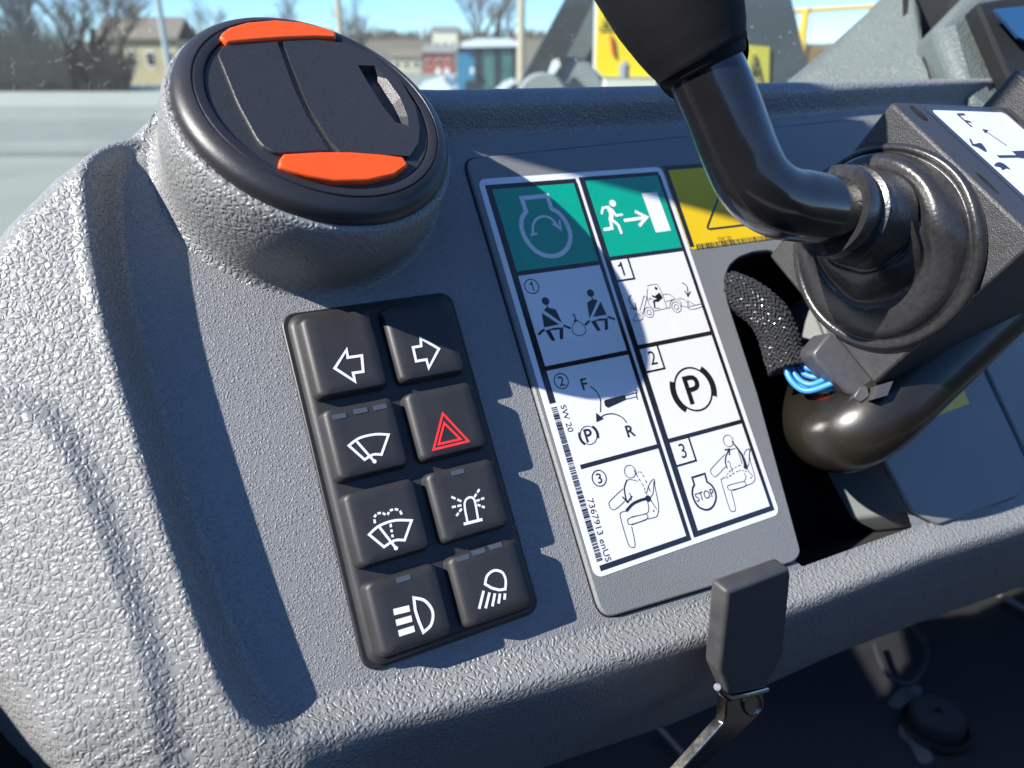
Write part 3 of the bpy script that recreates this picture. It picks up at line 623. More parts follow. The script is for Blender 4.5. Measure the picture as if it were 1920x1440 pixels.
# ================================================================== direction lever on its housing
ZC = camv((-.849, -.164, .501)); XC = camv((-.422, .785, -.453)); ZC = unit(ZC); XC = unit(XC - ZC * (XC @ ZC)); YC = np.cross(ZC, XC)   # housing axes
DA = 241.0; A0 = dep(1671, 190, DA); LY, LX = .287 * DA, .266 * DA
def hb(x, y, z): return A0 - XC * x + YC * y + ZC * z            # from the top corner: x along the label edge, y down the boot face, z out of the boot face
lever = thing('direction_lever', hb(LX / 2, LY / 2, -20), 'black bent control lever with ribbed rubber boot on a black box', 'lever')
def hbox(m, x0, x1, y0, y1, z0, z1): m.prism([hb(x0, y0, z0), hb(x0, y1, z0), hb(x1, y1, z0), hb(x1, y0, z0)], ZC * (z1 - z0))
m = MB(); hbox(m, 0, LX, 0, LY, -74, 0); part('housing', m, house_m, lever, bevel=1.2, smooth=40)
m = MB(); hbox(m, 4, LX * .92, 6, LY * .8, -130, -75); part('rear_housing', m, house_m, lever, bevel=1.2, smooth=40)
m = MB(); hbox(m, -12, 26, -8, 22, -128, -82); part('rear_bracket', m, house_m, lever, bevel=1.2, smooth=40)
def slot(x, z, w, h):
    m = MB(); P = [hb(x + w * math.cos(a), -.06, z + h * math.sin(a)) for a in np.linspace(0, 2 * math.pi, 24, endpoint=False)]; m.add(P, [tuple(range(24))]); m.prism(P, YC * 3); part('bolt_hole', m, cavity_m, lever)
slot(6.0, -8.5, 4.0, 2.2); slot(6, -66, 4.0, 2.2); slot(58, -8.5, 4.2, 2.2); slot(40, -5.0, 5.0, 1.2)
BC = hb(LX / 2, LY / 2, 0); BFr = (BC, -XC, YC, ZC)
neck = dep(1592, 402, 231); lean = neck - (BC + ZC * 31)
def bwarp(r, z, w, t):
    k = S(np.array([z / 31.0]))[0]; nz_ = noise.noise(Vector((math.cos(w) * 1.6, math.sin(w) * 1.6, z * .09)))
    amp = 1.5 * math.sin(math.pi * min(1, max(0, z / 31.0)))
    pinch = 2.6 * math.exp(-((w - 5.3) / .45) ** 2) * math.exp(-((z - 15) / 6.0) ** 2)
    return r * (1 + .03 * nz_ * (z > 4)) - pinch, z + amp * math.sin(w * 1 + z * .22 + 1.2) * 1.3 + nz_ * amp * 1.8 + pinch * .8, lean * k
prof = [(33.2, -.3), (33.9, .5), (34.1, 2.2), (33.4, 3.5), (32.2, 3.9), (31.2, 3.4), (30.4, 3.8), (29.6, 5.8), (28.2, 8.6), (25.8, 10.8), (23.0, 11.4), (21.0, 10.6), (19.9, 10.6), (19.4, 12.6), (18.8, 15.8), (17.6, 18.6), (16.0, 20.2), (14.9, 20.0), (14.3, 21.0), (14.2, 24.0), (14.0, 27.6), (13.9, 31)]
P2 = [np.array(p) for p in sm(prof, 4)]
m = MB(); m.lathe([tuple(p) for p in P2], BFr, 112, warp=bwarp); part('rubber_boot', m, boot_m, lever, smooth=60)
path_px = [(1640, 412, 240), (1592, 402, 231), (1550, 394, 225.5), (1505, 387, 221), (1470, 381, 218), (1440, 366, 215.5), (1414, 340, 213.5), (1394, 303, 212), (1374, 255, 210), (1353, 200, 208), (1322, 130, 205.5), (1298, 70, 203), (1265, -30, 200)]
rp = sm([dep(*p) for p in path_px], 6)
m = MB(); m.tube(rp, 10.5, 32); part('lever_rod', m, steel_b, lever, smooth=60)
m = MB(); t0, t1 = dep(1632, 410, 238), dep(1580, 400, 229); t2 = dep(1556, 395, 226.2)
ax = unit(t2 - t0); mid = [t0, t1 - ax * 3, t1 - ax * 2.4, t1 - ax * .4, t1, t1 + ax * 2.2, t1 + ax * 2.6, t1 + ax * 5.6, t2]
m.tube([t0, t0 + (t1 - t0) * .5, t1 - ax * 2, t1 - ax * 1.6, t1 - ax * .6, t1, t1 + ax * 1.8, t1 + ax * 2.2, t2 - ax * .4, t2], [15.0, 14.2, 13.8, 14.6, 14.6, 13.2, 13.2, 14.2, 13.8, 10.8], 40); part('boot_collar', m, boot_m, lever, smooth=40)
g0, g1, g2, g3 = dep(1323, 132, 205.5), dep(1312, 104, 204.5), dep(1272, 10, 201.5), dep(1200, -190, 195)
ax = unit(g3 - g0); gp = [g0, g0 + ax * 1.0, g0 + ax * 3, g1, g2, (g2 + g3) / 2, g3]
m = MB(); m.tube(sm(gp, 4), [float(x) for x in np.interp(np.linspace(0, 6, 25), [0, 1, 2, 3, 4, 5, 6], [10.9, 11.8, 12.3, 13.2, 17.6, 20.5, 22])], 40); part('grip', m, grip_m, lever, smooth=60)

fl_ = thing('direction_label', hb(30, 0, -40), 'small white F arrow label with hare and tortoise on the black lever box', 'label')
def lf(q): return hb(q[0], -.12 - q[2] * .5, -q[1])             # label plane: q=(along, depth, lift)
def lq(pts, lift): return [lf((p[0], p[1], lift)) for p in pts]
def ladd(m, pts, lift): m.add(lq(pts, lift), [tuple(range(len(pts)))])
m = MB(); ladd(m, ccw(rrect(2.5, 15, 68, 66, 2)), 0.0); part('dark_border', m, ink, fl_)
m = MB(); ladd(m, ccw(rrect(4.2, 17.2, 66.5, 64, 2)), .15); part('white_face', m, paper, fl_)
def lx(x, y):          # point on the label plane seen at crop-8 position
    px, py = 1620 + x / 4.8, 140 + y / 4.8; d = RC.T @ np.array([(px - 960) / FPX, -(py - 720) / FPX, -1.0]); o = hb(0, -.2, 0)
    p = CP + ((o - CP) @ YC) / (d @ YC) * d; r_ = p - A0; return np.array([-(r_ @ XC), -(r_ @ ZC)])
def lstroke(m, pts, w, lift):
    P = [np.asarray(p) for p in pts]; t = MB(); t.stroke(P, w, lift); m.add([lf(tuple(v)) for v in t.v], t.f)
inkblue = mat('label_ink', (0.02, 0.022, 0.05), .4)
m = MB(); a = [lx(*p) for p in [(970, 472), (842, 358)]]; lstroke(m, a, 1.1, .3); lstroke(m, [a[1], lx(905, 358)], 1.1, .32); lstroke(m, [(a[0] + a[1]) / 2, lx(962, 428)], 1.1, .32); part('letter_f', m, inkblue, fl_)
m = MB(); lstroke(m, [lx(1285, 640), lx(1090, 508)], .55, .3); ladd(m, [lx(1062, 490), lx(1118, 500), lx(1090, 530)], .34); part('arrow', m, inkblue, fl_)
m = MB(); ladd(m, sm([lx(*p) for p in [(945, 575), (968, 590), (985, 625), (1045, 615), (1075, 640), (1105, 690), (1080, 690), (1050, 670), (1010, 650), (975, 640), (960, 612)]], 3, True), .3); part('hare_symbol', m, inkblue, fl_)
m = MB(); ladd(m, sm([lx(*p) for p in [(1172, 822), (1190, 795), (1230, 790), (1275, 815), (1318, 855), (1280, 845), (1245, 860), (1225, 835)]], 3, True), .3); part('tortoise_symbol', m, inkblue, fl_)
m = MB(); lstroke(m, [lx(1205, 738), lx(1440, 735)], 1.3, .3); ladd(m, [lx(1330, 690), lx(1440, 685), lx(1480, 760), lx(1400, 750)], .34); part('lever_symbol', m, inkblue, fl_)

# support tube that carries the lever box out of the opening
tp = [(2060, 372, 292), (1960, 470, 289), (1860, 566, 286), (1770, 652, 283), (1700, 719, 281), (1650, 768, 280), (1610, 799, 281), (1575, 812, 286), (1552, 806, 294), (1538, 786, 307), (1532, 757, 325), (1532, 730, 350)]
m = MB(); m.tube(sm([dep(*p) for p in tp], 5), 15.4, 40)
solo('support_tube', m, tube_m, dep(1570, 800, 300), 'thick glossy black bent tube rising from the dark opening under the lever', 'tube', smooth=60)

# ================================================================== wiring
har = thing('wire_harness', on(1460, 640, 0), 'black braided sleeve with bare blue wires going into a grey plug', 'wire harness')
cl = sm([dep(*p) for p in [(1335, 540, 318), (1372, 545, 308), (1410, 565, 301), (1440, 592, 297), (1458, 625, 295), (1468, 660, 293), (1478, 692, 291)]], 10)
m = MB(); m.tube(cl, 6.6, 20); part('sleeve_core', m, cavity_m, har, smooth=60)
def frames(P):
    out = []; t0 = unit(P[1] - P[0]); a = unit(np.cross(t0, [0, 0, 1.0]))
    for i in range(len(P)):
        t = unit(P[min(i + 1, len(P) - 1)] - P[max(i - 1, 0)]); a = unit(a - t * (a @ t)); out.append((P[i], a, np.cross(t, a)))
    return out
FR = frames(cl); m = MB(); NS = 26; arc = np.cumsum([0] + [np.linalg.norm(cl[i] - cl[i - 1]) for i in range(1, len(cl))])
dens = 4
for sgn in (1, -1):
    for k in range(NS):
        pts = []
        for i in range(dens * (len(cl) - 1) + 1):
            x = i / dens; j = min(int(x), len(cl) - 2); f_ = x - j; p = FR[j][0] * (1 - f_) + FR[j + 1][0] * f_; a, b = FR[j][1], FR[j][2]
            s_ = arc[j] * (1 - f_) + arc[j + 1] * f_; w = 2 * math.pi * k / NS + sgn * s_ * .125
            rr = 7.05 + sgn * .42 * math.cos(NS * (w - 0) * .5 + s_ * 0) + .35 * noise.noise(Vector((s_ * .25, k * 2.1, sgn)))
            pts.append(p + rr * (math.cos(w) * a + math.sin(w) * b))
        m.tube(pts, .46, 5, caps=False)
part('braided_sleeve', m, braid_m, har, smooth=60)
for i, w_ in enumerate([[(1470, 672), (1481, 710), (1512, 733), (1562, 718)], [(1479, 670), (1493, 706), (1522, 721), (1566, 700)], [(1488, 668), (1503, 697), (1532, 707), (1572, 690)], [(1497, 664), (1510, 688), (1536, 692), (1566, 674)], [(1474, 686), (1497, 721), (1534, 731), (1578, 724)]]):
    q = sm([dep(px, py, z_ + (i % 3) * 1.4) for (px, py), z_ in zip(w_, (290, 287.5, 284, 278))], 8)
    m = MB(); m.tube(q, 1.2, 10); part('blue_wire', m, wire_b, har, smooth=60)
m = MB(); m.tube(sm([dep(1490, 700, 296), dep(1520, 715, 293), dep(1545, 728, 290), dep(1590, 728, 284)], 6), 1.4, 10); part('red_wire', m, wire_r, har, smooth=60)
plug = [(1557, 622), (1640, 690), (1652, 706), (1600, 742), (1588, 738), (1526, 672), (1524, 660)]
m = MB(); m.prism([dep(px, py, 272) for px, py in plug][::-1], camv((.25, -.1, -16))); part('plug', m, conn_m, har, bevel=1.0, smooth=40)
m = MB(); m.prism([dep(px, py, 268) for px, py in [(1612, 726), (1626, 722), (1632, 742), (1614, 756), (1600, 744)]][::-1], camv((1, -2, -9))); part('plug_latch', m, conn_m, har, bevel=.5, smooth=40)
m = MB()
for k in range(8): m.prism([dep(px + k * 3.4, py - k * 1.0, 262) for px, py in [(1648, 722), (1651, 721), (1640, 748), (1637, 749)]][::-1], camv((1, -1, -8)))
part('plug_ribs', m, conn_m, har)

# ================================================================== release handle in front of the lip
rel = thing('release_handle', dep(1390, 1300, 246), 'black rubber-capped metal release handle standing in front of the dashboard lip', 'handle')
NP = unit((.55, -.40, .73))
def padz(px, py, back=0.0):
    d = np.array([(px - 960) / FPX, -(py - 720) / FPX, -1.0]); return dep(px, py, (-99.0 - back) / (d @ NP) * 1.0)
fp = [(1364, 1110), (1482, 1066), (1484, 1078), (1470, 1225), (1464, 1240), (1447, 1268), (1440, 1284), (1437, 1291), (1368, 1306), (1362, 1290), (1350, 1263), (1349, 1255)]
m = MB(); m.prism([padz(*p) for p in fp], camv(-NP * 6.5)); part('rubber_pad', m, pad_m, rel, bevel=1.3, smooth=45, seg=3)
def strap(rows, th_, name, mt):
    """rows: (left px,py,z),(right px,py,z) cross-sections"""
    m = MB(); vs_ = []
    for (l, r) in rows:
        a, b = dep(*l), dep(*r); t = unit(b - a); bk = camv((0, 0, -1.0)); bk = unit(bk - t * (bk @ t)); vs_ += [a, b, b + bk * th_, a + bk * th_]
    fs = [(3, 2, 1, 0)]; n = len(rows)
    for i in range(n - 1):
        for j in range(4): fs.append((4 * i + j, 4 * i + (j + 1) % 4, 4 * i + 4 + (j + 1) % 4, 4 * i + 4 + j))
    fs.append(tuple(4 * (n - 1) + j for j in range(4))); m.add(vs_, fs); return part(name, m, mt, rel, bevel=.5, smooth=50)
ZB = lambda px, py, k=0: (px, py, -(RC @ padz(px, py) + TC)[2] + 3 + k)
strap([(ZB(1362, 1290), ZB(1434, 1276)), (ZB(1363, 1312), ZB(1433, 1290)), (ZB(1361, 1345), ZB(1431, 1318)), (ZB(1358, 1356), ZB(1425, 1338)), (ZB(1345, 1370), ZB(1405, 1358)), (ZB(1296, 1425, 2), ZB(1345, 1412, 2)), (ZB(1262, 1462, 4), ZB(1305, 1450, 4)), (ZB(1225, 1500, 6), ZB(1268, 1490, 6))], 4.2, 'bent_strap', metal_m)
m = MB(); m.ring((0, 0), 1, .3, 0)
q = [dep(*ZB(1410 + 17 * math.cos(a), 1318 + 20 * math.sin(a))) for a in np.linspace(0, 2 * math.pi, 28, endpoint=False)]
m = MB(); m.tube(q + q[:1], .9, 8, caps=False); part('pressed_eyelet', m, metal_m, rel, smooth=60)
m = MB(); m.tube([padz(1345, 1288, -5.5), padz(1352, 1298), padz(1368, 1309), padz(1400, 1303), padz(1437, 1293)], [1.1] * 5, 10); part('wire_clip', m, metal_m, rel, smooth=60)

# ================================================================== cab: floor, unseen light-blocking walls, pillars, windscreen
def wbox(m, a, b): 
    a, b = np.array(a, float), np.array(b, float); m.prism([(a[0], a[1], a[2]), (b[0], a[1], a[2]), (b[0], b[1], a[2]), (a[0], b[1], a[2])], (0, 0, b[2] - a[2]))
FZ = CW[2] - .62
m = MB(); wbox(m, (-.42, -.5, FZ - .04), (1.1, .95, FZ)); wobj('cab_floor', m, floor_m, (0, 0, FZ), kind='structure')
m = MB(); wbox(m, (-.46, .36, FZ - .04), (-.42, .9, CW[2] - .16)); wbox(m, (-.46, -.7, FZ - .04), (-.42, .36, CW[2] + .10)); wobj('cab_side_light_block', m, dark_m, (-.44, 0, FZ), kind='structure')  # unseen wall added on the sunny side to keep sun off the floor
m = MB(); wbox(m, (-.42, .78, FZ), (1.1, .80, CW[2] - .30)); wobj('cab_front_wall', m, dark_m, (.3, .79, FZ), kind='structure')
m = MB(); wbox(m, (-.42, -.74, FZ), (1.2, -.70, CW[2] + .12)); wobj('cab_rear_light_block', m, dark_m, (.4, -.72, FZ), kind='structure')  # unseen wall added behind the eye to cut ground bounce and horizon light
m = MB(); wbox(m, (1.16, -.70, FZ), (1.2, .78, CW[2] - .05)); wobj('cab_side_light_block', m, dark_m, (1.18, 0, FZ), kind='structure')  # unseen wall added to block low light from the right
# things on the dark floor
def onfloor(px, py, z=FZ + .004):
    d = WC @ np.array([(px - 960) / FPX, -(py - 720) / FPX, -1.0]); return CW + d * ((z - CW[2]) / d[2])
c = onfloor(1752, 1362); r_ = np.linalg.norm(onfloor(1800, 1362) - c)
fk = wthing('floor_plug', c, 'round black rubber plug on the dark cab floor', 'plug')
m = MB(); m.lathe([(0, .016), (r_ * .16, .016), (r_ * .2, .020), (r_ * .85, .020), (r_, .015), (r_ * 1.02, 0), (0, 0)], (c, np.array([1., 0, 0]), np.array([0, 1., 0]), np.array([0, 0, 1.])), 40); wobj('plug_disc', m, mat('floor_rubber', (.018, .018, .02), .6), None, fk, smooth=40)
m = MB(); m.lathe([(r_ * 1.05, 0), (r_ * 1.16, .006), (r_ * 1.25, 0)], (c, np.array([1., 0, 0]), np.array([0, 1., 0]), np.array([0, 0, 1.])), 40); wobj('plug_collar', m, floor_m, None, fk, smooth=40)
q = sm([onfloor(*p, FZ + .02) for p in [(1640, 1210), (1655, 1250), (1680, 1278), (1710, 1280), (1730, 1255), (1738, 1220), (1725, 1190), (1690, 1150)]], 6)
m = MB(); m.tube(q, .003, 8); wobj('floor_cable', m, mat('cable_black', (.03, .032, .036), .4), onfloor(1690, 1250), smooth=60, label='thin black cable looped under the dashboard lip above the floor plug', cat='cable')
q = [onfloor(1840, 1095, FZ + .01), onfloor(1960, 1165, FZ + .01)]
m = MB(); m.tube(q, .004, 8); wobj('floor_trim_strip', m, mat('strip_grey', (.16, .15, .14), .6), q[0], label='pale straight trim strip on the dark floor beyond the floor plug', cat='trim')
q = [onfloor(1235, 1365, FZ + .01), onfloor(1300, 1435, FZ + .01)]
m = MB(); m.tube(q, .003, 8); wobj('floor_trim_strip', m, MATS['strip_grey'], q[0], label='pale thin trim strip on the floor behind the metal release handle', cat='trim')
m = MB(); cst = onfloor(1690, 1330)
pts = [onfloor(*p, FZ + .0015) for p in [(1665, 1320), (1690, 1290), (1722, 1285), (1728, 1300), (1705, 1325), (1712, 1365), (1735, 1395), (1750, 1425), (1725, 1430), (1705, 1395), (1685, 1375), (1690, 1335)]]
m.add(sm(pts, 4, True), [tuple(range(48))]); wobj('pale_patch', m, mat('mottle', (.10, .098, .095), .95, var=(60, .7)), cst, label='pale grey mottled patch on the dark floor beside the round plug', cat='mottle')  # flat pale grey outline just above the floor, unevenly toned

# raked cab pillar on the sunny side (out of the picture to the upper left; its shadow crosses the panel)
s0 = 420.0
def shp(u, v): return np.array([u, v, 0.0]) + SUN * s0
c_lo = np.array([37.8, 2.5]); dirn = unit([97, -34.3])
upP = Q.T @ np.array([0, 0, 1.0])
al = 1.15; dP = unit(np.array([1.15, -.41, 0]) + 1.56 * SUN)
mid = shp(*(np.array([90.0, -16.0]) + np.array([-dirn[1], dirn[0]]) * 36))
side_v = unit(np.cross(dP, SUN)); depth_v = np.cross(dP, side_v)
m = MB(); w_ = 35.0; b0 = mid - dP * 250; b1 = mid + dP * 700
q = [b0 + side_v * a * w_ + depth_v * b * 24 for a, b in ((-1, -1), (1, -1), (1, 1), (-1, 1))]
m.prism(q, b1 - b0); solo('cab_pillar', m, dark_m, tuple(b0), 'dark raked cab corner pillar beside the round vent pod', 'pillar', bevel=8)
PILLAR = (b0, b1)

# windscreen
GY = .60
glass = bpy.data.materials.new('windscreen_glass'); glass.use_nodes = True; nt = glass.node_tree; nt.nodes.clear()
o_ = nt.nodes.new('ShaderNodeOutputMaterial'); tb = nt.nodes.new('ShaderNodeBsdfTransparent'); gl = nt.nodes.new('ShaderNodeBsdfGlossy'); gl.inputs['Roughness'].default_value = .02
df = nt.nodes.new('ShaderNodeBsdfDiffuse'); df.inputs[0].default_value = (.75, .77, .78, 1)
fz = nt.nodes.new('ShaderNodeFresnel'); fz.inputs[0].default_value = 1.35
m1 = nt.nodes.new('ShaderNodeMixShader'); m2 = nt.nodes.new('ShaderNodeMixShader')
tb.inputs[0].default_value = (.74, .82, .78, 1)
tcn = nt.nodes.new('ShaderNodeTexCoord')
n1 = nt.nodes.new('ShaderNodeTexNoise'); n1.inputs['Scale'].default_value = 700; n1.inputs['Detail'].default_value = 2
n2 = nt.nodes.new('ShaderNodeTexNoise'); n2.inputs['Scale'].default_value = 9; n2.inputs['Detail'].default_value = 4
r1 = nt.nodes.new('ShaderNodeMapRange'); r1.inputs[1].default_value = .64; r1.inputs[2].default_value = .74; r1.inputs[4].default_value = .55
r2 = nt.nodes.new('ShaderNodeMapRange'); r2.inputs[1].default_value = .45; r2.inputs[2].default_value = .72; r2.inputs[4].default_value = .9
mu = nt.nodes.new('ShaderNodeMath'); mu.operation = 'MULTIPLY'; ad = nt.nodes.new('ShaderNodeMath'); ad.inputs[1].default_value = .035
for n_ in (n1, n2): nt.links.new(tcn.outputs['Object'], n_.inputs['Vector'])
nt.links.new(n1.outputs[0], r1.inputs[0]); nt.links.new(n2.outputs[0], r2.inputs[0]); nt.links.new(r1.outputs[0], mu.inputs[0]); nt.links.new(r2.outputs[0], mu.inputs[1]); nt.links.new(mu.outputs[0], ad.inputs[0])
nt.links.new(fz.outputs[0], m1.inputs[0]); nt.links.new(tb.outputs[0], m1.inputs[1]); nt.links.new(gl.outputs[0], m1.inputs[2])
nt.links.new(ad.outputs[0], m2.inputs[0]); nt.links.new(m1.outputs[0], m2.inputs[1]); nt.links.new(df.outputs[0], m2.inputs[2]); nt.links.new(m2.outputs[0], o_.inputs[0])
MATS['glass'] = glass
ws = wthing('windscreen', (0, GY, CW[2] - .3), 'dusty clear windscreen pane beyond the dashboard', 'windscreen')
m = MB(); m.add([(-.75, GY, CW[2] - .32), (1.2, GY, CW[2] - .32), (1.2, GY, CW[2] + .5), (-.75, GY, CW[2] + .5)], [(0, 1, 2, 3)]); wobj('pane', m, glass, None, ws)
m = MB(); sc_r = random.Random(8)
def gpt(px, py): d = WC @ np.array([(px - 960) / FPX, -(py - 720) / FPX, -1.0]); return CW + d * ((GY - .0015) / d[1])
for k in range(70):
    x, y = sc_r.uniform(0, 300), sc_r.uniform(5, 165); a = sc_r.uniform(.6, 2.4); L_ = sc_r.uniform(4, 16); q = []
    for j in range(4): q.append(gpt(x, y)); a += sc_r.uniform(-.7, .7); x += L_ / 3 * math.cos(a); y += L_ / 3 * math.sin(a)
    m.tube(q, .00005, 4)
wobj('scratch_marks', m, mat('scratch', (.8, .8, .8), .6), None, ws, kind='stuff')
m = MB()
for k in range(44):
    x, y = (sc_r.uniform(1020, 1140), sc_r.uniform(20, 185)) if k < 22 else ((sc_r.uniform(1395, 1500), sc_r.uniform(10, 150)) if k < 44 else (sc_r.uniform(60, 200), sc_r.uniform(90, 165)))
    c = gpt(x, y); r_ = sc_r.uniform(.00012, .0004); m.lathe([(0, r_ * .5), (r_ * .6, r_ * .35), (r_, 0)], (c, np.array([1., 0, 0]), np.array([0, 0, 1.]), np.array([0, -1., 0])), 8)
wobj('dried_droplets', m, mat('droplet', (.7, .72, .73), .15), None, ws, smooth=60, kind='stuff')

# right-hand pillar trim and the display housing
trim_m = grain_mat('pillar_trim_grey_green', (0.10, 0.12, 0.115), 0.0022, 0.00022, .42, edge=.3)
m = MB(); PZ = 470
q = [dep(*p) for p in [(1452, 166, PZ), (1662, -8, PZ + 30), (1716, -60, PZ + 30), (1724, 0, PZ - 20), (1733, 80, PZ - 30), (1752, 160, PZ - 50), (1760, 260, PZ - 50), (1452, 260, PZ)]]
m.prism(q, camv((20, 10, -60))); solo('pillar_trim', m, trim_m, dep(1600, 180, PZ), 'grey green grained trim at the foot of the windscreen pillar', 'trim', bevel=10, smooth=50)
m = MB(); m.prism([dep(*p) for p in [(1690, -60, 480), (1800, -60, 480), (1860, 260, 445), (1700, 260, 460)]], camv((20, 10, -30))); solo('gap_blackout', m, cavity_m, dep(1760, 200, 460), 'black panel added to darken the gap between the pillar trim and the display housing', 'pillar')  # black sheet put behind the gap so that it reads as dark
disp = thing('display_unit', dep(1860, 180, 430), 'grey rounded display housing with dark glossy screen beside the pillar trim', 'display')
q = [dep(*p) for p in [(1757, 60, 420), (1762, 40, 420), (1830, -30, 425), (1990, -40, 440), (2020, 230, 430), (1890, 240, 400), (1808, 190, 400)]]
m = MB(); m.prism(q, camv((8, 4, -45))); part('housing', m, trim_m, disp, bevel=9, smooth=50, seg=4)
q = [dep(*p) for p in [(1824, 10, 405), (1990, -20, 420), (2010, 225, 408), (1915, 220, 395)]]
m = MB(); m.prism([p + camv((0, 0, 3)) for p in q], camv((1, 0, -14))); part('screen_surround', m, dark_m, disp, bevel=2)
q = [dep(*p) for p in [(1856, 24, 398), (1990, 10, 410), (2000, 120, 402), (1900, 76, 398)]]
m = MB(); m.prism([p + camv((0, 0, 4)) for p in q], camv((0, 0, -2))); part('screen', m, screen_m, disp)

# ================================================================== the yard and the town outside
asphalt = mat('yard_asphalt', (0.20, 0.215, 0.195), .9, var=(.9, .25), bump=(30, .01))
m = MB(); m.add([(-600, -100, 0), (600, -100, 0), (600, 1200, 0), (-600, 1200, 0)], [(0, 1, 2, 3)]); wobj('ground', m, mat('yard_gravel', (0.235, 0.245, 0.215), .95, var=(.35, .3)), (0, 0, 0), kind='structure')
m = MB(); m.add([(-300, 21, .004), (200, 25, .004), (200, 34, .004), (-300, 30, .004)], [(0, 1, 2, 3)]); wobj('road', m, asphalt, (0, 27, .004), kind='structure')
m = MB(); m.add([(-300, 40, .004), (200, 46, .004), (200, 72, .004), (-300, 66, .004)], [(0, 1, 2, 3)]); wobj('road', m, mat('pale_concrete', (.33, .34, .31), .9, var=(.5, .15)), (0, 55, .004), kind='structure')
m = MB(); wbox(m, (-300, 19.0, 0), (200, 19.14, .13)); wobj('kerb', m, mat('kerb', (.19, .2, .19), .9, var=(2, .2)), (0, 19, 0), kind='structure')
# hill with town
hm = mat('winter_hillside', (.15, .125, .095), .95, var=(.06, .35))
m = MB(); nx = 60; vs_ = []; 
for i in range(nx + 1):
    x = -420 + 900 * i / nx; h = 13 + 4 * noise.noise(Vector((x * .012, 3, 0))) + 2.5 * noise.noise(Vector((x * .05, 9, 0))) - .012 * max(0, x - 60)
    vs_ += [(x, 240, -.5), (x, 300, h * .55), (x, 360, max(3, h)), (x, 440, 2)]
m.add(vs_, [(4 * i + j, 4 * i + 4 + j, 4 * i + 5 + j, 4 * i + 1 + j) for i in range(nx) for j in range(3)]); wobj('hillside', m, hm, (0, 300, 0), smooth=60, kind='structure')

bark = mat('bare_bark', (.075, .06, .048), .9, var=(2, .3)); twig = mat('twig_grey', (.16, .135, .11), .9, var=(1, .3)); dbark = mat('dark_bark', (.03, .028, .026), .9)
def grow(m, mt, p, d, L_, r, lev, rnd, maxlev=5):
    n = 3; pts = [p]; dd = d
    for i in range(n):
        dd = unit(dd + np.array([rnd.uniform(-.18, .18), rnd.uniform(-.18, .18), rnd.uniform(-.02, .14)])); pts.append(pts[-1] + dd * L_ / n)
    (m if lev < 2 else mt).tube(pts, [r * (1 - .35 * i / n) for i in range(n + 1)], 5 if lev < 2 else 3, caps=False)
    if lev >= maxlev: return
    for k in range(3 if lev < 2 else 4):
        i = rnd.randint(1, n); a = rnd.uniform(0, 6.28); sp = rnd.uniform(.35, .95)
        nd = unit(dd + sp * np.array([math.cos(a), math.sin(a), rnd.uniform(-.1, .35)])); grow(m, mt, pts[i], nd, L_ * rnd.uniform(.6, .8), r * .55, lev + 1, rnd, maxlev)
def tree(px, dist, ht, seed, label, mats=(bark, twig), lean=(0, 0), lv=5):
    base = wp(px, 160, dist); base[2] = 0; t = wthing('bare_tree', base, label, 'tree', 'bare winter trees outside'); a, b = MB(), MB(); rnd = random.Random(seed)
    grow(a, b, base, unit([lean[0], lean[1], 1.0]), ht * .34, ht * .022, 0, rnd, lv); wobj('trunk', a, mats[0], None, t, smooth=60); wobj('crown', b, mats[1], None, t)
for i, (px, dist, ht, ln, mts, lab) in enumerate([
        (28, 70, 13, (.05, 0), (dbark, bark), 'dark bare tree by the road, farthest from the yellow house'), (82, 72, 15, (-.1, 0), (dbark, bark), 'bare tree with upright trunk between the dark trees by the road'),
        (118, 70, 14, (.3, 0), (dbark, twig), 'slanting bare tree by the road with a thin crown'), (150, 73, 16, (.42, 0), (dbark, twig), 'tall strongly leaning bare tree beside the yellow house'),
        (205, 78, 13, (.3, .1), (bark, twig), 'small brown bare tree in front of the yellow house end'), (60, 78, 14, (0, 0), (bark, twig), 'pale twiggy bare tree behind the dark trees by the road'),
        (380, 120, 12, (0, 0), (bark, twig), 'grey bare tree behind the steel lamp post'), (560, 150, 18, (.05, 0), (bark, twig), 'thin grey bare tree near the wooden pole above the vent'),
        (700, 150, 19, (-.05, 0), (bark, twig), 'tall pale bare tree beyond the wooden pole'), (905, 110, 17, (.08, 0), (bark, twig), 'bare tree rising behind the tractor cab'), (935, 112, 18, (-.1, 0), (bark, twig), 'bare tree between tractor cab and the far pole')]):
    tree(px, dist, ht, 20 + i, lab, mts, ln)
# scrub under the trees
m = MB(); sr = random.Random(3)
for k in range(5200):
    px = sr.uniform(-60, 240); b = wp(px, 165, sr.uniform(66, 80)); b[2] = 0; h = sr.uniform(.8, 4.2) * (1.5 if px < 120 else 1.0)
    d = unit([sr.uniform(-.6, .6), sr.uniform(-.4, .4), 1]); m.tube([b, b + d * h * .5, b + d * h + np.array([sr.uniform(-.4, .4), 0, 0])], [.04, .03, .012], 3, caps=False)
wobj('scrub', m, mat('scrub_brown', (.052, .043, .032), .95, var=(.6, .5)), (-45, 72, 0), label='dense brown winter scrub beneath the bare trees', cat='scrub', kind='stuff')
m = MB(); 
for k in range(1500):
    px = sr.uniform(300, 1100); b = np.array([ (px - 960) / FPX * 1.0, 0, 0]) ; b = wp(px, 120, 352); b[2] = 9 + sr.uniform(-3, 2.5); h = sr.uniform(2.5, 6.5)
    a = sr.uniform(0, 6.28); m.tube([b, b + np.array([.3 * math.cos(a), .3 * math.sin(a), h])], [.7, .1], 4, caps=False)
wobj('hilltop_wood', m, mat('far_wood', (.14, .115, .095), .95, var=(.1, .3)), (0, 352, 9), label='far bare wood along the top of the winter hillside', cat='wood', kind='stuff')

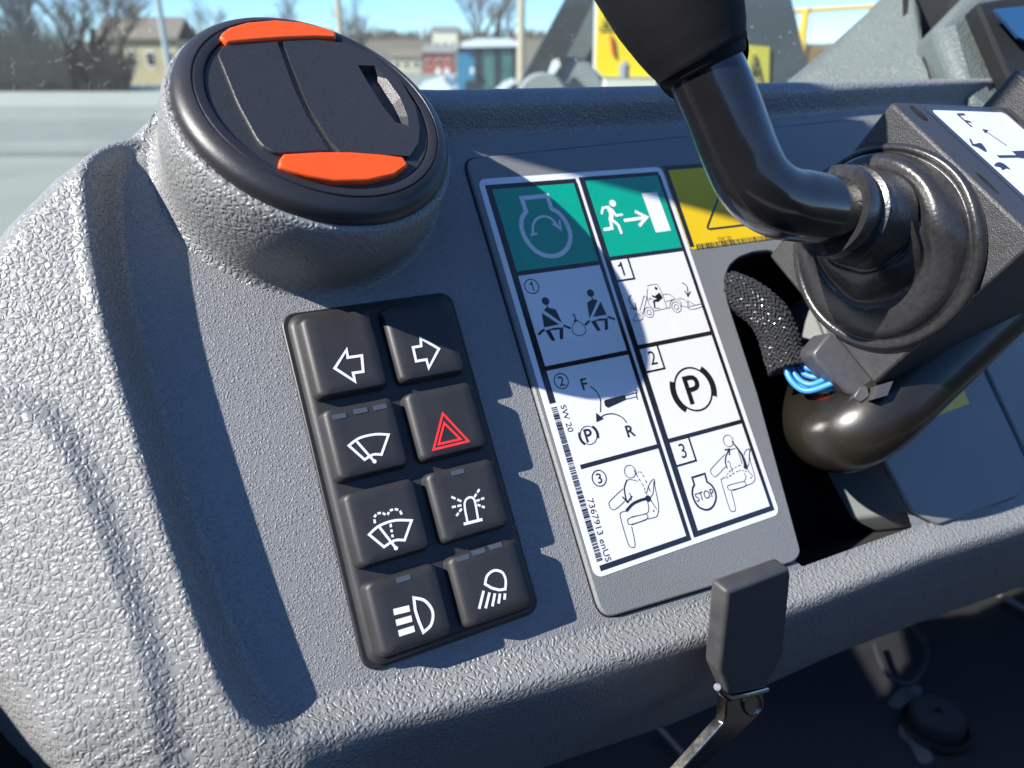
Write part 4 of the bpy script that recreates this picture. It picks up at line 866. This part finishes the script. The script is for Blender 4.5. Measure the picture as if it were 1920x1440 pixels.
def house(px0, px1, pyb, dist, hw, roof, wall, rf, name, label, wins=3):
    a, b = wp(px0, pyb, dist), wp(px1, pyb, dist); a[2] = b[2] = 0; w = b[0] - a[0]; t = wthing(name, (a + b) / 2, label, 'house')
    m = MB(); wbox(m, (a[0], dist, 0), (b[0], dist + w * .6, hw)); wobj('wall', m, wall, None, t)
    m = MB(); m.prism([(a[0] - .4, dist - .5, hw + .01), (b[0] + .4, dist - .5, hw + .01), (b[0] + .4, dist + w * .3, hw + roof), (a[0] - .4, dist + w * .3, hw + roof)], (0, .05, .22))
    m.prism([(a[0] - .4, dist + w * .6 + .5, hw + .01), (b[0] + .4, dist + w * .6 + .5, hw + .01), (b[0] + .4, dist + w * .3, hw + roof), (a[0] - .4, dist + w * .3, hw + roof)], (0, -.05, .22)); wobj('roof', m, rf, None, t)
    for k in range(wins):
        x = a[0] + w * (k + .5) / wins; m = MB(); wbox(m, (x - .5, dist - .06, hw * .38), (x + .5, dist - .01, hw * .75)); fr_ = wobj('window', m, icon_w, None, t)
        m = MB(); wbox(m, (x - .4, dist - .09, hw * .42), (x + .4, dist - .065, hw * .71)); wobj('pane', m, dark_m, None, t)
house(204, 345, 165, 92, 4.6, 2.2, mat('ochre_siding', (.40, .33, .20), .8, var=(.8, .2)), mat('brown_shingle', (.17, .14, .12), .9, var=(1, .2)), 'yellow_house', 'ochre yellow house with low brown roof behind the bare trees', 4)
house(796, 850, 125, 200, 4.5, 1.8, mat('red_siding', (.34, .09, .07), .8), mat('grey_shingle', (.2, .2, .2), .9), 'red_building', 'small red building with grey roof beyond the tractor', 3)
house(735, 790, 128, 190, 3.5, 1.5, mat('tan_siding', (.45, .38, .28), .8), MATS['brown_shingle'], 'tan_building', 'low tan building between the vent and the red building', 3)
house(812, 858, 100, 300, 13.2, 1.6, mat('cream_siding', (.62, .58, .48), .8), MATS['grey_shingle'], 'cream_building', 'pale cream building high on the hillside behind the tractor', 3)
def pole(px, dist, r, ht, mt, label, name):
    b = wp(px, 150, dist); b[2] = 0; m = MB(); m.tube([b, b + np.array([0, 0, ht * .5]), b + np.array([0, 0, ht])], [r, r * .9, r * .75], 14); wobj(name, m, mt, b, smooth=60, label=label, cat='pole')
wood = mat('pole_wood', (.42, .36, .27), .9, var=(1.5, .2))
pole(321, 42, .16, 14, mat('galvanised', (.35, .39, .41), .5, metal=.3), 'grey steel lamp post standing by the yellow house', 'lamp_post')
pole(645, 60, .24, 16, wood, 'pale wooden utility pole rising above the round vent', 'utility_pole')
pole(977, 45, .22, 16, wood, 'pale wooden utility pole just beyond the tractor cab', 'utility_pole')

# tractor parked in the yard
TD = 20.0; tb_ = wp(885, 200, TD); tb_[2] = 0
trac = wthing('tractor', tb_, 'blue and white tractor with a tall glazed cab parked in the yard', 'tractor')
def tp_(px, py, dy=0): p = wp(px, py, TD + dy); return p
tw = mat('tractor_white', (.62, .66, .74), .35, var=(3, .08)); tbm = mat('tractor_blue', (.04, .17, .28), .35, var=(2, .2)); tyre = mat('tyre', (.02, .02, .02), .85); tgl = mat('tractor_glass', (.05, .13, .12), .1, var=(2, .4)); trim_d = mat('tractor_black', (.02, .025, .03), .5)
def tprism(pts, y0, y1): 
    m = MB(); m.prism([tp_(*p) + np.array([0, y0, 0]) for p in pts][::-1], (0, y1 - y0, 0)); return m
wobj('hood', tprism([(786, 196), (788, 165), (800, 152), (830, 143), (884, 138), (888, 196)], -.5, .5), tw, None, trac)
wobj('grille', tprism([(842, 176), (848, 168), (868, 163), (872, 170), (866, 178)], -.53, -.505), trim_d, None, trac)
wobj('chassis', tprism([(790, 235), (790, 194), (960, 194), (960, 240)], -.35, .35), trim_d, None, trac)
wobj('cab_body', tprism([(862, 196), (860, 97), (892, 92), (892, 196)], -.6, .6), tbm, None, trac)
wobj('roof_edge', tprism([(860, 97), (862, 88), (968, 86), (968, 93), (892, 93)], -.64, .6), trim_d, None, trac)
wobj('engine_cover', tprism([(872, 196), (876, 150), (902, 150), (902, 196)], -.62, -.605), trim_d, None, trac)
for a in ((893, 905, 'l'), (928, 938, 'm'), (960, 968, 'r')): wobj('cab_post', tprism([(a[0], 190), (a[0], 86), (a[1], 86), (a[1], 190)], -.66, -.58), trim_d, None, trac)
for x0, x1 in ((905, 930), (936, 962)): wobj('cab_window', tprism([(x0, 185), (x0, 88), (x1, 88), (x1, 185)], -.63, -.6), tgl, None, trac)
wobj('cab_rear', tprism([(902, 190), (902, 88), (965, 88), (965, 190)], .55, .62), trim_d, None, trac)
wobj('roof', tprism([(866, 90), (872, 80), (900, 74), (955, 74), (970, 80), (970, 88)], -.75, .75), tw, None, trac)
for x in (826, 842): wobj('headlight', tprism([(x - 4, 138), (x - 4, 128), (x + 4, 128), (x + 4, 138)], -.7, -.6), icon_w, None, trac)
wobj('mirror', tprism([(885, 138), (885, 126), (891, 126), (891, 138)], -.8, -.76), tw, None, trac)
wobj('cab_seat', tprism([(912, 190), (912, 150), (926, 140), (950, 150), (955, 190)], -.575, -.3), tbm, None, trac)
for px, py, r_ in ((815, 232, .48), (945, 215, .82)):
    for s_ in (-.75, .55):
        c = tp_(px, py) + np.array([0, s_, 0]); c[2] = r_; w_ = wobj('wheel', (lambda m: (m.lathe([(r_ * .5, 0), (r_ * .92, 0), (r_, .06), (r_, .3), (r_ * .92, .36), (r_ * .5, .36)], (c, np.array([1., 0, 0]), np.array([0, 0, 1.]), np.array([0, 1., 0])), 28, closed=True), m)[1])(MB()), tyre, None, trac, smooth=40)
        m = MB(); m.lathe([(0, .05), (r_ * .5, .02), (r_ * .52, .2), (0, .25)], (c, np.array([1., 0, 0]), np.array([0, 0, 1.]), np.array([0, 1., 0])), 24); wobj('hub', m, tw, None, trac)
wobj('fender', tprism([(920, 200), (925, 170), (945, 152), (962, 146), (968, 152), (950, 165), (938, 200)], -.85, -.5), tw, None, trac)

# front loader linkage of this machine seen through the glass
LD = 1.5
arm = wthing('wheel_loader_boom', wp(1030, 180, LD), 'dark slanting loader arm with round grey drum beyond the windscreen', 'loader arm')
def lp(px, py, z=LD): return wp(px, py, z)
m = MB(); q = [lp(*p) for p in [(1070, -20), (1125, -20), (1000, 230), (935, 230)]]; m.prism(q, (0, .08, 0)); wobj('boom', m, mat('boom_black', (.028, .032, .032), .5, var=(20, .3)), None, arm)
m = MB(); q = [lp(*p, LD + .12) for p in [(1090, 20), (1128, -20), (1260, -20), (1260, 230), (1010, 230), (1020, 150)]]; m.prism(q, (0, .1, 0)); wobj('mast_plate', m, mat('mast_grey', (.13, .15, .155), .5, var=(20, .3)), None, arm)
gm = mat('drum_grey', (.25, .275, .27), .35, var=(14, .2))
for px, py, r_, z in ((1018, 190, .047, LD - .1), (1068, 185, .072, LD)):
    c = lp(px, py, z); m = MB(); m.lathe([(0, 0), (r_ * .35, 0), (r_ * .4, .01), (r_ * .9, .01), (r_, .02), (r_, .08), (0, .08)], (c, np.array([1., 0, 0]), np.array([0, 0, 1.]), np.array([0, 1., 0])), 40); wobj('drum', m, gm, None, arm, smooth=40)
m = MB(); q = [lp(*p, LD - .04) for p in [(1028, 140), (1038, 113), (1047, 110), (1051, 122), (1040, 138)]]; m.prism(q, (0, .03, 0)); wobj('grease_cap', m, icon_w, None, arm)
sg = wthing('warning_board', lp(1170, 140, LD - .22 + .02), 'yellow warning board with red mark and white edge half hidden by the lever grip', 'sign')
m = MB(); q = [lp(*p, LD - .22 + .05) for p in [(1113, 128), (1117, -30), (1290, -30), (1290, 150), (1135, 150)]]; m.prism(q, (0, .012, 0)); wobj('white_backing', m, icon_w, None, sg)
m = MB(); q = [lp(*p, LD - .22 + .045) for p in [(1117, 126), (1122, -30), (1285, -30), (1285, 143), (1130, 143)]]; m.prism(q, (0, .003, 0)); wobj('yellow_face', m, mat('board_yellow', (.85, .62, .0), .5), None, sg)
m = MB(); q = [lp(*p, LD - .22 + .04) for p in [(1143, 62), (1148, 72), (1152, 103), (1148, 104)]]; m.prism(q, (0, .003, 0)); wobj('red_mark', m, icon_r, None, sg)
m = MB()
for a, b in (((1122, 54), (1160, 53)), ((1128, 47), (1155, 46)), ((1130, 45), (1137, 28))): m.tube([lp(*a, LD - .22 + .042), lp(*b, LD - .22 + .042)], .0012, 6)
wobj('black_lines', m, ink, None, sg)
m = MB(); q = [lp(*p, LD - .22 + .03) for p in [(1136, 230), (1136, 150), (1232, 150), (1220, 230)]]; m.prism(q, (0, .05, 0)); wobj('white_bracket', m, mat('bracket_cream', (.62, .62, .52), .6, var=(20, .15)), None, sg)
m = MB(); c = lp(1170, 146, LD - .26); m.tube([c, c + np.array([0, 0, .018]), c + np.array([0, 0, .024])], [.008, .008, .002], 10); wobj('bolt', m, gm, None, sg)
mast = wthing('loader_mast', lp(1440, 190, 1.2), 'dark blue grey loader mast with a yellow triangle sticker beyond the windscreen', 'mast')
m = MB(); q = [lp(*p, 1.2) for p in [(1370, -30), (1478, -30), (1515, 130), (1540, 240), (1350, 240)]]; m.prism(q, (0, .08, 0)); wobj('mast_plate', m, mat('mast_blue_grey', (.05, .065, .075), .5, var=(20, .2)), None, mast)
m = MB(); q = [lp(*p, 1.195) for p in [(1388, 83), (1443, 88), (1441, 175), (1400, 175)]]; m.prism(q, (0, .003, 0)); wobj('triangle_sticker', m, mat('dull_yellow', (.52, .46, .05), .5), None, mast)
m = MB(); q = [lp(*p, 1.192) for p in [(1416, 103), (1402, 150), (1430, 158)]]; m.tube(q + q[:1], .0012, 6); m.tube([lp(1414, 125, 1.192), lp(1417, 145, 1.192)], .0016, 6); wobj('triangle_symbol', m, ink, None, mast)
# yellow frame of another machine
ym = wthing('yellow_machine', wp(1515, 120, 9), 'yellow steel frame of another machine seen past the pillar trim', 'frame')
yb = mat('machine_yellow', (.72, .42, .03), .5)
m = MB(); m.tube([wp(1512, 15, 9), wp(1506, 60, 9), wp(1500, 130, 9)], .045, 10); wobj('post', m, yb, None, ym, smooth=60)
m = MB(); m.tube([wp(1480, 22, 9), wp(1640, 12, 9)], .025, 10); wobj('rail', m, yb, None, ym, smooth=60)
m = MB(); m.lathe([(0, 0), (.16, 0), (.18, .05), (.18, .2), (0, .2)], (wp(1525, 118, 9), np.array([1., 0, 0]), np.array([0, 0, 1.]), np.array([0, 1., 0])), 20); wobj('idler', m, mat('idler_brown', (.2, .12, .05), .7), None, ym, smooth=40)

for o in bpy.data.objects:
    if '_b' in o: del o['_b']
